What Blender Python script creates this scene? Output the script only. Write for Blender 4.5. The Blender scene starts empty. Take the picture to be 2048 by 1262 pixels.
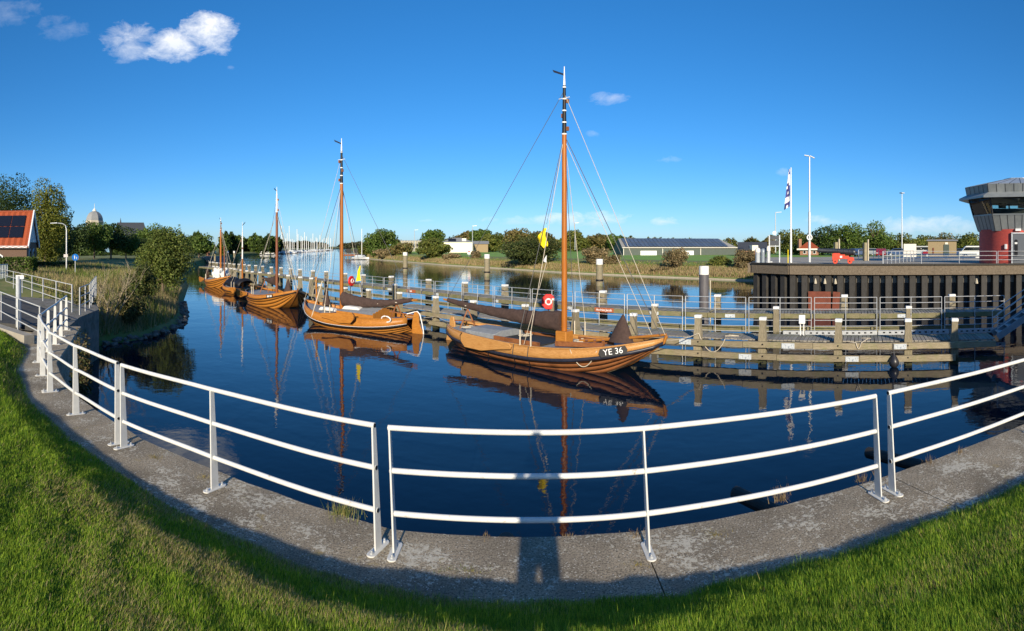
import bpy, bmesh, math, random
import numpy as np
from mathutils import Vector, Matrix
R = math.radians
random.seed(7); RNG = np.random.default_rng(7)
sc = bpy.context.scene
C = sc.collection
# ------------------------------------------------------------------ camera, sky, sun, exposure
F, YH, HC = 1130.0, 493.0, 4.6          # cylinder radius in photo pixels, horizon row, eye height above the water
cd = bpy.data.cameras.new('camera'); cam = bpy.data.objects.new('camera', cd); C.objects.link(cam)
cam.location = (0, 0, HC); cam.rotation_euler = (R(90), 0, 0)
cd.type = 'PANO'; cd.panorama_type = 'CENTRAL_CYLINDRICAL'
cd.central_cylindrical_radius = 1.0
cd.central_cylindrical_range_u_min = -1024 / F; cd.central_cylindrical_range_u_max = 1024 / F
cd.central_cylindrical_range_v_min = -(1262 - YH) / F; cd.central_cylindrical_range_v_max = YH / F
cd.clip_start = 0.05; cd.clip_end = 9000
sc.camera = cam
SUN_EL, SUN_AZ = 18.8, 0.043            # sun behind the camera; its light travels towards azimuth +0.043 rad
w = bpy.data.worlds.new('World'); sc.world = w; w.use_nodes = True
sd = bpy.data.lights.new('sun', 'SUN'); so = bpy.data.objects.new('sun', sd); C.objects.link(so)
sd.energy = 4.9; sd.angle = R(0.53); sd.color = (1.0, 0.87, 0.66)
so.rotation_euler = Vector((math.sin(SUN_AZ) * math.cos(R(SUN_EL)), math.cos(SUN_AZ) * math.cos(R(SUN_EL)), -math.sin(R(SUN_EL)))).to_track_quat('-Z', 'Y').to_euler()
so.location = (0, -40, 40)
sc.view_settings.view_transform = 'Standard'; sc.view_settings.look = 'None'
sc.view_settings.exposure = 0.42; sc.view_settings.gamma = 1.0; sc.view_settings.use_curve_mapping = False
sc.cycles.max_bounces = 8; sc.cycles.transparent_max_bounces = 12; sc.cycles.use_denoising = True
sc.cycles.caustics_reflective = False; sc.cycles.caustics_refractive = False

class NT:
    """tiny node-tree helper"""
    def __init__(s, t): s.t = t; s.n = t.nodes; s.l = t.links
    def node(s, kind, ins=None, **kw):
        o = s.n.new(kind)
        for k, v in kw.items(): setattr(o, k, v)
        for k, v in (ins or {}).items():
            if isinstance(v, bpy.types.NodeSocket): s.l.new(v, o.inputs[k])
            else: o.inputs[k].default_value = v
        return o
    def m(s, op, a, b=None, c=None, clamp=False):
        o = s.n.new('ShaderNodeMath'); o.operation = op; o.use_clamp = clamp
        for i, v in enumerate((a, b, c)):
            if v is None: continue
            if isinstance(v, bpy.types.NodeSocket): s.l.new(v, o.inputs[i])
            else: o.inputs[i].default_value = v
        return o.outputs[0]
    def mix(s, f, a, b, blend='MIX'):
        o = s.n.new('ShaderNodeMix'); o.data_type = 'RGBA'; o.blend_type = blend
        for i, v in ((0, f), (6, a), (7, b)):
            if isinstance(v, bpy.types.NodeSocket): s.l.new(v, o.inputs[i])
            elif i == 0: o.inputs[i].default_value = v
            else: o.inputs[i].default_value = (*v, 1) if len(v) == 3 else v
        return o.outputs[2]
    def ramp(s, f, stops):
        o = s.n.new('ShaderNodeValToRGB'); e = o.color_ramp.elements
        while len(e) < len(stops): e.new(0.5)
        for q, (p, c) in zip(e, stops): q.position = p; q.color = (*c, 1) if len(c) == 3 else c
        s.l.new(f, o.inputs[0]); return o.outputs[0]

wt = w.node_tree; wt.nodes.clear(); W = NT(wt)
sky = W.node('ShaderNodeTexSky', sky_type='NISHITA', sun_disc=False, sun_elevation=R(SUN_EL), sun_rotation=R(180) + SUN_AZ,
             altitude=0, air_density=0.8, dust_density=0.4, ozone_density=7.0)
geo = W.node('ShaderNodeTexCoord'); sep = W.node('ShaderNodeSeparateXYZ', {0: geo.outputs['Generated']})
az = W.m('ARCTAN2', sep.outputs[0], sep.outputs[1])
hyp = W.m('SQRT', W.m('ADD', W.m('MULTIPLY', sep.outputs[0], sep.outputs[0]), W.m('MULTIPLY', sep.outputs[1], sep.outputs[1])))
el = W.m('DIVIDE', sep.outputs[2], W.m('MAXIMUM', hyp, 0.02))
cmb = W.node('ShaderNodeCombineXYZ', {0: W.m('MULTIPLY', az, 1.0), 1: W.m('MULTIPLY', el, 1.6), 2: 0.3})
n1 = W.node('ShaderNodeTexNoise', {'Vector': cmb.outputs[0], 'Scale': 22.0, 'Detail': 10.0, 'Roughness': 0.66, 'Distortion': 0.35})
n2 = W.node('ShaderNodeTexNoise', {'Vector': cmb.outputs[0], 'Scale': 5.0, 'Detail': 4.0, 'Roughness': 0.5})
nz = W.m('ADD', W.m('MULTIPLY', W.m('SUBTRACT', n1.outputs[0], 0.52), 4.6), W.m('MULTIPLY', W.m('SUBTRACT', n2.outputs[0], 0.5), 1.6))
def px(x, y): return (x - 1024) / F, (YH - y) / F
CL = [(415, 68, 66, 48, .97), (345, 92, 85, 36, .9), (262, 84, 66, 44, .56), (120, 58, 52, 26, .2), (15, 20, 60, 30, .22), (1214, 197, 40, 14, .5), (1183, 268, 18, 9, .3),
      (1337, 320, 36, 9, .4), (1568, 344, 18, 8, .3), (1190, 438, 95, 18, .9), (1040, 440, 95, 11, .65), (1325, 443, 34, 11, .75), (1655, 440, 55, 12, .7), (1860, 452, 125, 20, .55),
      (850, 442, 24, 4, .3), (460, 136, 12, 6, .3), (2500, 430, 200, 30, .5), (-700, 300, 220, 60, .6), (-1500, 200, 180, 60, .6), (3300, 250, 200, 60, .6), (4000, 420, 300, 30, .5)]
tot = None; shade = None
for (cx, cy, rx, ry, dens) in CL:
    a0, e0 = px(cx, cy)
    while a0 > math.pi: a0 -= 2 * math.pi
    while a0 < -math.pi: a0 += 2 * math.pi
    big = dens > .55 and ry > 25; dx = W.m('DIVIDE', W.m('SUBTRACT', az, a0), rx / F); dy = W.m('DIVIDE', W.m('SUBTRACT', el, e0), ry / F)
    r2 = W.m('ADD', W.m('MULTIPLY', dx, dx), W.m('MULTIPLY', dy, dy))
    v = W.m('MULTIPLY', W.m('ADD', W.m('SUBTRACT', 1.0, r2), W.m('MULTIPLY', nz, 0.62 if big else 1.0)), 0.95 if big else 0.5, clamp=True)
    v = W.m('MULTIPLY', W.m('MULTIPLY', v, dens), W.m('MULTIPLY', W.m('SUBTRACT', 2.6, r2), 1.0, clamp=True))
    tot = v if tot is None else W.m('MAXIMUM', tot, v)
    sh = W.m('MULTIPLY', v, W.m('ADD', 0.5, W.m('MULTIPLY', dy, 0.5), clamp=True))
    shade = sh if shade is None else W.m('MAXIMUM', shade, sh)
gm = W.node('ShaderNodeGamma', {0: sky.outputs[0], 1: 0.85})
hs = W.node('ShaderNodeHueSaturation', {'Saturation': 1.18, 'Value': 1.0, 'Color': gm.outputs[0]})
ccol = W.mix(W.m('DIVIDE', shade, W.m('MAXIMUM', tot, 0.01)), (3.9, 4.4, 5.2), (6.4, 6.3, 6.2))
bg = W.node('ShaderNodeBackground', {'Color': W.mix(tot, hs.outputs[0], ccol), 'Strength': 0.147})
W.node('ShaderNodeOutputWorld', {0: bg.outputs[0]})

# ------------------------------------------------------------------ placing helpers
def th(x): return (x - 1024) / F
def A(x, D, z=0.0): return Vector((D * math.sin(th(x)), D * math.cos(th(x)), z))
def P(x, y, z=0.0): return A(x, (HC - z) * F / (y - YH), z)
def zat(y, D): return HC - (y - YH) * D / F

# ------------------------------------------------------------------ materials
M = {}
def mat(name, c1, c2=None, scale=6.0, rough=0.6, bump=0.0, stretch=(1, 1, 1), spec=0.4, metal=0.0, rand=0.0, detail=6.0, bscale=None, c3=None, s3=2.0, t3=(.5, .65), world=False, lo=.35, hi=.65):
    m = bpy.data.materials.new(name); m.use_nodes = True; t = NT(m.node_tree); b = t.n['Principled BSDF']
    tc = t.node('ShaderNodeTexCoord'); src = t.node('ShaderNodeNewGeometry').outputs['Position'] if world else tc.outputs['Object']
    mp = t.node('ShaderNodeMapping', {'Vector': src, 'Scale': stretch})
    col = None
    nz = t.node('ShaderNodeTexNoise', {'Vector': mp.outputs[0], 'Scale': scale, 'Detail': detail, 'Roughness': 0.65})
    col = t.ramp(nz.outputs[0], [(lo, c1), (hi, c2 or c1)])
    if c3:
        n3 = t.node('ShaderNodeTexNoise', {'Vector': src, 'Scale': s3, 'Detail': 5.0, 'Roughness': 0.7})
        col = t.mix(t.ramp(n3.outputs[0], [(t3[0], (0, 0, 0)), (t3[1], (1, 1, 1))]), col, c3)
    if rand:
        oi = t.node('ShaderNodeObjectInfo'); hv = t.node('ShaderNodeHueSaturation', {'Color': col, 'Value': t.m('ADD', 1 - rand, t.m('MULTIPLY', oi.outputs['Random'], 2 * rand))})
        col = hv.outputs[0]
    t.l.new(col, b.inputs['Base Color'])
    b.inputs['Roughness'].default_value = rough; b.inputs['Metallic'].default_value = metal
    b.inputs['Specular IOR Level'].default_value = spec
    if bump:
        nb = t.node('ShaderNodeTexNoise', {'Vector': mp.outputs[0], 'Scale': bscale or scale * 3, 'Detail': 5.0})
        bp = t.node('ShaderNodeBump', {'Height': nb.outputs[0], 'Strength': bump, 'Distance': 0.02}); t.l.new(bp.outputs[0], b.inputs['Normal'])
    M[name] = m; return m
def leafmat(name, trans=0.3):
    m = bpy.data.materials.new(name); m.use_nodes = True; t = NT(m.node_tree); t.n.clear()
    at = t.node('ShaderNodeAttribute', attribute_name='Col')
    d = t.node('ShaderNodeBsdfPrincipled', {'Base Color': at.outputs[0], 'Roughness': 0.6, 'Specular IOR Level': 0.25}); tr = t.node('ShaderNodeBsdfTranslucent', {0: at.outputs[0]})
    mx = t.node('ShaderNodeMixShader', {0: trans, 1: d.outputs[0], 2: tr.outputs[0]}); t.node('ShaderNodeOutputMaterial', {0: mx.outputs[0]})
    M[name] = m; return m
leafmat('leaf', .3); leafmat('blade', .38); leafmat('straw', .2)
mat('white_paint', (.58, .58, .555), (.65, .65, .62), scale=9, rough=.45, bump=.06, c3=(.36, .27, .18), s3=11, t3=(.63, .74))
mat('galv', (.42, .44, .46), (.55, .57, .58), scale=14, rough=.45, metal=.35)
mat('dark_metal', (.03, .03, .035), (.05, .05, .05), rough=.5)
mat('black', (.008, .008, .01), rough=.55)
mat('old_wood', (.185, .152, .095), (.32, .27, .18), scale=5, stretch=(1, 9, 9), rough=.8, bump=.25, rand=.16, c3=(.17, .175, .07), s3=1.1, t3=(.5, .66))
mat('green_wood', (.15, .135, .075), (.24, .21, .12), scale=5, stretch=(1, 9, 9), rough=.85, bump=.25, rand=.1, c3=(.125, .135, .05), s3=1.4, t3=(.45, .62))
mat('deck_wood', (.20, .18, .15), (.31, .29, .25), scale=4, stretch=(9, 1, 9), rough=.85, bump=.2, rand=.22, c3=(.2, .2, .1), s3=.8, t3=(.52, .7))
mat('post_wood', (.18, .15, .098), (.31, .265, .18), scale=5, stretch=(8, 8, 1), rough=.85, bump=.25, rand=.14, c3=(.15, .17, .07), s3=1.2, t3=(.5, .68))
mat('cap_white', (.70, .69, .65), (.80, .79, .76), rough=.6, scale=4)
mat('tar', (.02, .019, .017), (.035, .032, .026), rough=.7, bump=.2)
mat('oak', (.29, .10, .013), (.53, .23, .045), scale=5, stretch=(.6, 9, 9), lo=.3, hi=.7, rough=.4, bump=.05, spec=.3, c3=(.27, .095, .015), s3=1.6, t3=(.55, .75))
mat('oak_pale', (.35, .155, .04), (.59, .32, .11), scale=5, stretch=(.6, 9, 9), lo=.3, hi=.7, rough=.42, bump=.05, spec=.3, c3=(.33, .14, .036), s3=1.8, t3=(.56, .74))
mat('oak_red', (.20, .075, .028), (.28, .11, .04), scale=4, stretch=(1, 7, 7), rough=.35, bump=.05, c3=(.13, .05, .02), s3=1.5)
mat('pine_mast', (.32, .098, .012), (.41, .14, .02), scale=3, stretch=(6, 6, .6), rough=.4, bump=.02, spec=.3)
mat('mast_dark', (.17, .055, .022), (.24, .085, .035), scale=3, stretch=(6, 6, .6), rough=.35)
mat('wale_blue', (.018, .02, .035), (.03, .032, .05), rough=.4)
mat('canvas_brown', (.048, .029, .024), (.072, .044, .036), scale=9, rough=.9, bump=.5, bscale=7)
mat('canvas_white', (.66, .64, .60), (.74, .72, .68), scale=9, rough=.9, bump=.5, bscale=7)
mat('deck_grey', (.20, .215, .23), (.27, .285, .30), scale=6, rough=.6)
mat('rope', (.48, .42, .32), (.58, .52, .42), rough=.9); mat('rope_dark', (.10, .10, .10), rough=.8)
mat('yellow', (.80, .62, .01), rough=.8); mat('red', (.62, .015, .012), (.66, .02, .015), rough=.5); mat('white', (.78, .78, .77), rough=.6)
mat('blue_flag', (.06, .06, .22), rough=.8); mat('sign_blue', (.01, .16, .55), rough=.4); mat('plate_pale', (.48, .52, .55), (.62, .65, .66), scale=20, rough=.5, c3=(.2, .25, .32), s3=18)
mat('sign_brown', (.36, .10, .035), rough=.6); mat('rust', (.14, .038, .02), (.20, .055, .03), scale=3, rough=.7, bump=.1)
mat('pile_steel', (.034, .032, .030), (.052, .048, .043), scale=4, stretch=(3, 3, .6), rough=.55, bump=.15, rand=.12, spec=.3, c3=(.022, .018, .014), s3=.9)
mat('cap_concrete', (.135, .105, .072), (.20, .16, .115), scale=8, rough=.9, bump=.5, c3=(.065, .05, .034), s3=14, t3=(.55, .66))
mat('pave', (.30, .27, .22), (.37, .34, .28), scale=3, rough=.9, bump=.1)
mat('asphalt', (.05, .05, .05), (.07, .068, .065), scale=10, rough=.9, bump=.2)
mat('zinc', (.23, .25, .25), (.30, .315, .31), scale=2, rough=.42, metal=.25, rand=.14)
mat('zinc_roof', (.36, .39, .42), (.44, .47, .49), scale=2, rough=.4, metal=.25, rand=.06)
mat('pile_grey', (.085, .08, .088), (.12, .112, .118), scale=3, stretch=(4, 4, .5), rough=.5)
mat('rail_grey', (.38, .39, .39), (.48, .49, .48), scale=9, rough=.5, c3=(.25, .2, .15), s3=10, t3=(.62, .74))
mat('door_grey', (.13, .14, .155), rough=.4)
mat('roof_slate', (.045, .05, .06), (.065, .07, .08), scale=8, rough=.6); mat('roof_lead', (.22, .225, .22), (.28, .285, .28), scale=3, rough=.6)
mat('stone_pale', (.42, .37, .27), (.5, .45, .35), scale=4, rough=.8)
mat('tile_orange', (.26, .052, .017), (.37, .08, .024), scale=14, rough=.65, rand=.1, bump=.2)
mat('brick_dark', (.12, .075, .055), (.19, .12, .085), scale=26, rough=.9, bump=.2); mat('brick_tan', (.27, .20, .115), (.33, .25, .15), scale=20, rough=.9)
mat('brick_brown', (.26, .13, .08), (.33, .17, .11), scale=20, rough=.9)
mat('solar', (.012, .014, .022), rough=.12, spec=.6); mat('solar_blue', (.085, .105, .135), (.105, .125, .155), rough=.35, spec=.5, rand=.15)
mat('barn_green', (.055, .075, .065), (.07, .09, .08), scale=2, rough=.6); mat('render_white', (.74, .70, .60), rough=.8); mat('render_grey', (.33, .32, .29), rough=.8)
mat('cannon_iron', (.018, .022, .032), (.03, .035, .045), rough=.4, spec=.5); mat('cannon_red', (.58, .055, .025), (.64, .075, .035), rough=.5)
mat('bark', (.10, .075, .05), (.17, .13, .09), scale=8, stretch=(3, 3, .7), rough=.9, bump=.4); mat('twig', (.27, .22, .14), (.36, .30, .2), rough=.9)
mat('stone', (.10, .095, .08), (.20, .185, .16), scale=3, rough=.9, bump=.4, rand=.2)
mat('soil_grass', (.022, .035, .008), (.05, .06, .014), scale=9, rough=1, bump=.3, c3=(.08, .065, .025), s3=3, t3=(.52, .66))
mat('field', (.15, .29, .035), (.19, .34, .048), scale=.08, rough=1, c3=(.22, .28, .06), s3=.05)
mat('rough_grass', (.10, .15, .03), (.21, .20, .075), scale=.9, rough=1, bump=.4)
mat('plaster_sign', (.72, .66, .62), rough=.5); mat('rubber', (.025, .025, .03), rough=.35); mat('tyre', (.012, .012, .013), rough=.8)
mat('skin', (.45, .25, .17), rough=.6); mat('jacket', (.03, .04, .08), rough=.9); mat('steel_blue', (.20, .24, .28), (.27, .31, .35), rough=.5, metal=.3, scale=8)
mat('concrete_dark', (.14, .13, .115), (.22, .205, .18), scale=4, rough=.95, bump=.4, c3=(.08, .085, .045), s3=1.5)
for nm, c in (('car_white', (.7, .7, .7)), ('car_blue', (.05, .09, .2)), ('car_silver', (.4, .42, .44)), ('car_dark', (.02, .022, .026)), ('car_red', (.25, .02, .03))):
    mat(nm, c, rough=.22, spec=.5)
m = mat('glass_dark', (.012, .016, .018), rough=.05, spec=.5)
# clear glazing of the control tower: thin tinted panes that let the room show through
m = bpy.data.materials.new('glass'); m.use_nodes = True; t = NT(m.node_tree); t.n.clear()
fr = t.node('ShaderNodeFresnel', {0: 1.5}); tr = t.node('ShaderNodeBsdfTransparent', {0: (.86, .91, .89, 1)}); gl = t.node('ShaderNodeBsdfGlossy', {'Color': (1, 1, 1, 1), 'Roughness': .02})
t.node('ShaderNodeOutputMaterial', {0: t.node('ShaderNodeMixShader', {0: fr.outputs[0], 1: tr.outputs[0], 2: gl.outputs[0]}).outputs[0]}); M['glass'] = m
# quay concrete: coarse aggregate, pale lichen blotches, moss
m = bpy.data.materials.new('quay_concrete'); m.use_nodes = True; t = NT(m.node_tree); b = t.n['Principled BSDF']
pos = t.node('ShaderNodeNewGeometry').outputs['Position']
na = t.node('ShaderNodeTexNoise', {'Vector': pos, 'Scale': 55.0, 'Detail': 6.0, 'Roughness': .75}); nb = t.node('ShaderNodeTexNoise', {'Vector': pos, 'Scale': 1.6, 'Detail': 5.0})
col = t.mix(t.ramp(nb.outputs[0], [(.35, (0, 0, 0)), (.65, (1, 1, 1))]), (.235, .195, .138), (.42, .35, .25))
col = t.mix(t.ramp(na.outputs[0], [(.40, (1, 1, 1)), (.53, (0, 0, 0))]), col, (.095, .078, .055))
vo = t.node('ShaderNodeTexNoise', {'Vector': pos, 'Scale': 24.0, 'Detail': 9.0, 'Roughness': .74, 'Distortion': .3}); nm = t.node('ShaderNodeTexNoise', {'Vector': pos, 'Scale': 2.3, 'Detail': 3.0})
lm = t.m('MULTIPLY', t.ramp(t.m('ADD', vo.outputs[0], t.m('MULTIPLY', t.m('SUBTRACT', nm.outputs[0], .5), .5)), [(.555, (0, 0, 0)), (.60, (1, 1, 1))]), .85)
col = t.mix(lm, col, (.60, .56, .46))
ns = t.node('ShaderNodeTexVoronoi', {'Vector': pos, 'Scale': 38.0, 'Randomness': 1.0}); n5 = t.node('ShaderNodeTexNoise', {'Vector': pos, 'Scale': 7.0, 'Detail': 2.0})
sp = t.m('MULTIPLY', t.ramp(ns.outputs['Distance'], [(.16, (1, 1, 1)), (.22, (0, 0, 0))]), t.ramp(n5.outputs[0], [(.46, (0, 0, 0)), (.52, (1, 1, 1))]))
col = t.mix(sp, col, (.70, .68, .60))
mo = t.node('ShaderNodeTexNoise', {'Vector': pos, 'Scale': 1.9, 'Detail': 6.0, 'Roughness': .7, 'Distortion': 1.0})
col = t.mix(t.ramp(mo.outputs[0], [(.63, (0, 0, 0)), (.70, (.8, .8, .8))]), col, (.33, .25, .08))
t.l.new(col, b.inputs['Base Color']); b.inputs['Roughness'].default_value = .95
bp = t.node('ShaderNodeBump', {'Height': t.m('ADD', na.outputs[0], t.m('MULTIPLY', lm, .3)), 'Strength': .8, 'Distance': .012}); t.l.new(bp.outputs[0], b.inputs['Normal']); M['quay_concrete'] = m
# brick of the tower (small bricks wrapped round the drum: angle and height in object space)
m = bpy.data.materials.new('tower_brick'); m.use_nodes = True; t = NT(m.node_tree); b = t.n['Principled BSDF']
s_ = t.node('ShaderNodeSeparateXYZ', {0: t.node('ShaderNodeTexCoord').outputs['Object']})
cv = t.node('ShaderNodeCombineXYZ', {0: t.m('MULTIPLY', t.m('ARCTAN2', s_.outputs[0], s_.outputs[1]), 3.2), 1: s_.outputs[2], 2: 0.0})
bk = t.node('ShaderNodeTexBrick', {'Vector': cv.outputs[0], 'Color1': (.62, .075, .05, 1), 'Color2': (.50, .055, .04, 1), 'Mortar': (.34, .09, .07, 1), 'Scale': 1.0, 'Mortar Size': .012, 'Brick Width': .24, 'Row Height': .085})
t.l.new(bk.outputs[0], b.inputs['Base Color']); b.inputs['Roughness'].default_value = .75
bp = t.node('ShaderNodeBump', {'Height': bk.outputs['Fac'], 'Strength': -.5, 'Distance': .01}); t.l.new(bp.outputs[0], b.inputs['Normal']); M['tower_brick'] = m
# water
m = bpy.data.materials.new('water'); m.use_nodes = True; t = NT(m.node_tree); b = t.n['Principled BSDF']
pos = t.node('ShaderNodeNewGeometry').outputs['Position']
b.inputs['Base Color'].default_value = (.0022, .0085, .021, 1); b.inputs['Roughness'].default_value = .015; b.inputs['IOR'].default_value = 1.333; b.inputs['Specular IOR Level'].default_value = .5
mp = t.node('ShaderNodeMapping', {'Vector': pos, 'Scale': (.9, 1.0, 1.0), 'Rotation': (0, 0, .5)})
w1 = t.node('ShaderNodeTexNoise', {'Vector': mp.outputs[0], 'Scale': .55, 'Detail': 3.0, 'Roughness': .5}); w2 = t.node('ShaderNodeTexNoise', {'Vector': mp.outputs[0], 'Scale': 3.4, 'Detail': 3.0, 'Roughness': .55})
ds = t.node('ShaderNodeVectorMath', {0: pos}, operation='LENGTH').outputs['Value']
pt = t.node('ShaderNodeTexNoise', {'Vector': pos, 'Scale': .035, 'Detail': 2.0})
open_ = t.m('MULTIPLY', t.m('DIVIDE', t.m('SUBTRACT', ds, 75.0), 130.0, clamp=True), t.ramp(pt.outputs[0], [(.35, (.3, .3, .3)), (.6, (1, 1, 1))]))
h = t.m('ADD', t.m('MULTIPLY', w1.outputs[0], .016), t.m('MULTIPLY', w2.outputs[0], t.m('ADD', .0026, t.m('MULTIPLY', open_, .03))))
bp = t.node('ShaderNodeBump', {'Height': h, 'Strength': 1.0, 'Distance': 1.0}); t.l.new(bp.outputs[0], b.inputs['Normal']); M['water'] = m

# weathered post timber with a dark algae tide mark above the waterline
m = mat('post_tide', (.17, .145, .095), (.31, .265, .18), scale=5, stretch=(8, 8, 1), rough=.85, bump=.3, rand=.16, c3=(.15, .16, .07), s3=1.2, t3=(.5, .68)); t = NT(m.node_tree); b = t.n['Principled BSDF']
lk = b.inputs['Base Color'].links[0]; oc_ = t.node('ShaderNodeTexCoord').outputs['Object']; zz = t.node('ShaderNodeSeparateXYZ', {0: oc_}).outputs[2]
nt_ = t.node('ShaderNodeTexNoise', {'Vector': oc_, 'Scale': 6.0, 'Detail': 4.0}); f_ = t.m('MULTIPLY', t.m('SUBTRACT', t.m('ADD', .26, t.m('MULTIPLY', nt_.outputs[0], .3)), zz), 6.0, clamp=True)
t.l.new(t.mix(f_, lk.from_socket, (.035, .038, .016)), b.inputs['Base Color'])

# ------------------------------------------------------------------ mesh helpers
class MB:
    def __init__(s): s.v = []; s.f = []
    def quadstrip(s, rows, close=False):
        """rows: list of equal-length point rings; joins neighbours"""
        b0 = len(s.v); n = len(rows[0])
        for r in rows: s.v += [tuple(p) for p in r]
        for i in range(len(rows) - 1):
            for j in range(n if close else n - 1):
                a = b0 + i * n + j; c = b0 + i * n + (j + 1) % n
                s.f.append((a, c, c + n, a + n))
        return s
    def poly(s, pts): b0 = len(s.v); s.v += [tuple(p) for p in pts]; s.f.append(tuple(range(b0, b0 + len(pts)))); return s
    def box(s, c, d, rz=0.0):
        cx, cy, cz = c; hx, hy, hz = d[0] / 2, d[1] / 2, d[2] / 2; co, si = math.cos(rz), math.sin(rz); b0 = len(s.v)
        for z in (-hz, hz):
            for x, y in ((-hx, -hy), (hx, -hy), (hx, hy), (-hx, hy)): s.v.append((cx + x * co - y * si, cy + x * si + y * co, cz + z))
        s.f += [tuple(b0 + i for i in q) for q in ((0, 3, 2, 1), (4, 5, 6, 7), (0, 1, 5, 4), (1, 2, 6, 5), (2, 3, 7, 6), (3, 0, 4, 7))]; return s
    def bar(s, p0, p1, w, h, w1=None, h1=None, up=(0, 0, 1)):
        """rectangular bar from p0 to p1: w sideways, h along up"""
        p0, p1 = Vector(p0), Vector(p1); d = (p1 - p0).normalized(); u = Vector(up)
        sd_ = d.cross(u)
        if sd_.length < 1e-4: sd_ = d.cross(Vector((0, 1, 0)))
        sd_.normalize(); u = sd_.cross(d).normalized(); b0 = len(s.v)
        for p, ww, hh in ((p0, w, h), (p1, w1 or w, h1 or h)):
            for a, b in ((-1, -1), (1, -1), (1, 1), (-1, 1)): s.v.append(tuple(p + sd_ * a * ww / 2 + u * b * hh / 2))
        s.f += [tuple(b0 + i for i in q) for q in ((0, 3, 2, 1), (4, 5, 6, 7), (0, 1, 5, 4), (1, 2, 6, 5), (2, 3, 7, 6), (3, 0, 4, 7))]; return s
    def tube(s, pts, r, n=8, r1=None, caps=True):
        pts = [Vector(p) for p in pts]; rows = []; k = len(pts)
        rs = r if isinstance(r, (list, tuple)) else [r + ((r1 if r1 is not None else r) - r) * i / (k - 1) for i in range(k)]
        ref = None
        for i, p in enumerate(pts):
            d = (pts[min(i + 1, k - 1)] - pts[max(i - 1, 0)]).normalized()
            if ref is None: ref = Vector((0, 0, 1)) if abs(d.z) < .9 else Vector((1, 0, 0))
            a = d.cross(ref).normalized(); b = a.cross(d).normalized()
            rows.append([p + (a * math.cos(2 * math.pi * j / n) + b * math.sin(2 * math.pi * j / n)) * rs[i] for j in range(n)])
        b0 = len(s.v); s.quadstrip(rows, True)
        if caps: s.f.append(tuple(range(b0 + n - 1, b0 - 1, -1))); e = b0 + (k - 1) * n; s.f.append(tuple(range(e, e + n)))
        return s
    def lathe(s, prof, c=(0, 0, 0), n=16, a0=0.0):
        """prof: (radius, z) pairs turned about the vertical through c"""
        b0 = len(s.v)
        s.quadstrip([[(c[0] + r * math.cos(a0 + 2 * math.pi * j / n), c[1] + r * math.sin(a0 + 2 * math.pi * j / n), c[2] + z) for j in range(n)] for r, z in prof], True)
        e = b0 + (len(prof) - 1) * n
        s.f.append(tuple(range(b0 + n - 1, b0 - 1, -1))); s.f.append(tuple(range(e, e + n))); return s
    def prism(s, pts2, z0, z1):
        b0 = len(s.v); n = len(pts2)
        s.v += [(p[0], p[1], z0) for p in pts2] + [(p[0], p[1], z1) for p in pts2]
        s.f.append(tuple(range(b0 + n - 1, b0 - 1, -1))); s.f.append(tuple(range(b0 + n, b0 + 2 * n)))
        for i in range(n): j = (i + 1) % n; s.f.append((b0 + i, b0 + j, b0 + n + j, b0 + n + i))
        return s
    def xprism(s, pts, o, ax, up, side, t):
        """outline pts (a, b) in the plane ax/up at o, thickness t along side, centred"""
        o, ax, up, side = Vector(o), Vector(ax), Vector(up), Vector(side); b0 = len(s.v); n = len(pts)
        for k in (-.5, .5): s.v += [tuple(o + ax * a + up * b + side * t * k) for a, b in pts]
        s.f.append(tuple(range(b0 + n - 1, b0 - 1, -1))); s.f.append(tuple(range(b0 + n, b0 + 2 * n)))
        for i in range(n): j = (i + 1) % n; s.f.append((b0 + i, b0 + j, b0 + n + j, b0 + n + i))
        return s
    def mesh(s, name, off=(0, 0, 0)):
        me = bpy.data.meshes.new(name); me.from_pydata([(v[0] - off[0], v[1] - off[1], v[2] - off[2]) for v in s.v], [], s.f)
        bm = bmesh.new(); bm.from_mesh(me); bmesh.ops.recalc_face_normals(bm, faces=bm.faces); bm.to_mesh(me); bm.free()
        return me
def smooth(o, ang=40):
    for p in o.data.polygons: p.use_smooth = True
    try: o.data.set_sharp_from_angle(angle=R(ang))
    except Exception: pass
    return o
def bevel(o, wd=.01, seg=1):
    b = o.modifiers.new('bevel', 'BEVEL'); b.width = wd; b.segments = seg; b.limit_method = 'ANGLE'; return o
def solid(o, t=.03, off=0):
    b = o.modifiers.new('solid', 'SOLIDIFY'); b.thickness = t; b.offset = off; return o
def tag(o, label=None, cat=None, group=None, kind=None):
    for k, v in (('label', label), ('category', cat), ('group', group), ('kind', kind)):
        if v: o[k] = v
    return o
def thing(name, label, cat, loc=(0, 0, 0), rz=0.0, group=None):
    o = bpy.data.objects.new(name, None); C.objects.link(o); o.location = loc; o.rotation_euler = (0, 0, rz); o.empty_display_size = .2
    return tag(o, label, cat, group)
def root_of(o):
    while o.parent: o = o.parent
    return o
def obj(name, me, mt, parent=None, loc=None, rz=0.0):
    if isinstance(me, MB): me = me.mesh(name)
    o = bpy.data.objects.new(name, me); C.objects.link(o)
    if mt and not me.materials: me.materials.append(M[mt])
    if parent: o.parent = parent
    if loc is not None: o.location = loc; o.rotation_euler = (0, 0, rz)
    return o
def wobj(name, mb, mt, parent):
    """mb in world coordinates, hung under a thing whose root stands unrotated at its own location"""
    l = root_of(parent).location
    return obj(name, mb.mesh(name, l), mt, parent)
def solo(name, mb, mt, label, cat, base, group=None, kind=None):
    """a thing that is one mesh, given in world coordinates, its origin at base"""
    o = obj(name, mb.mesh(name, base), mt); o.location = base; return tag(o, label, cat, group, kind)
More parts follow.
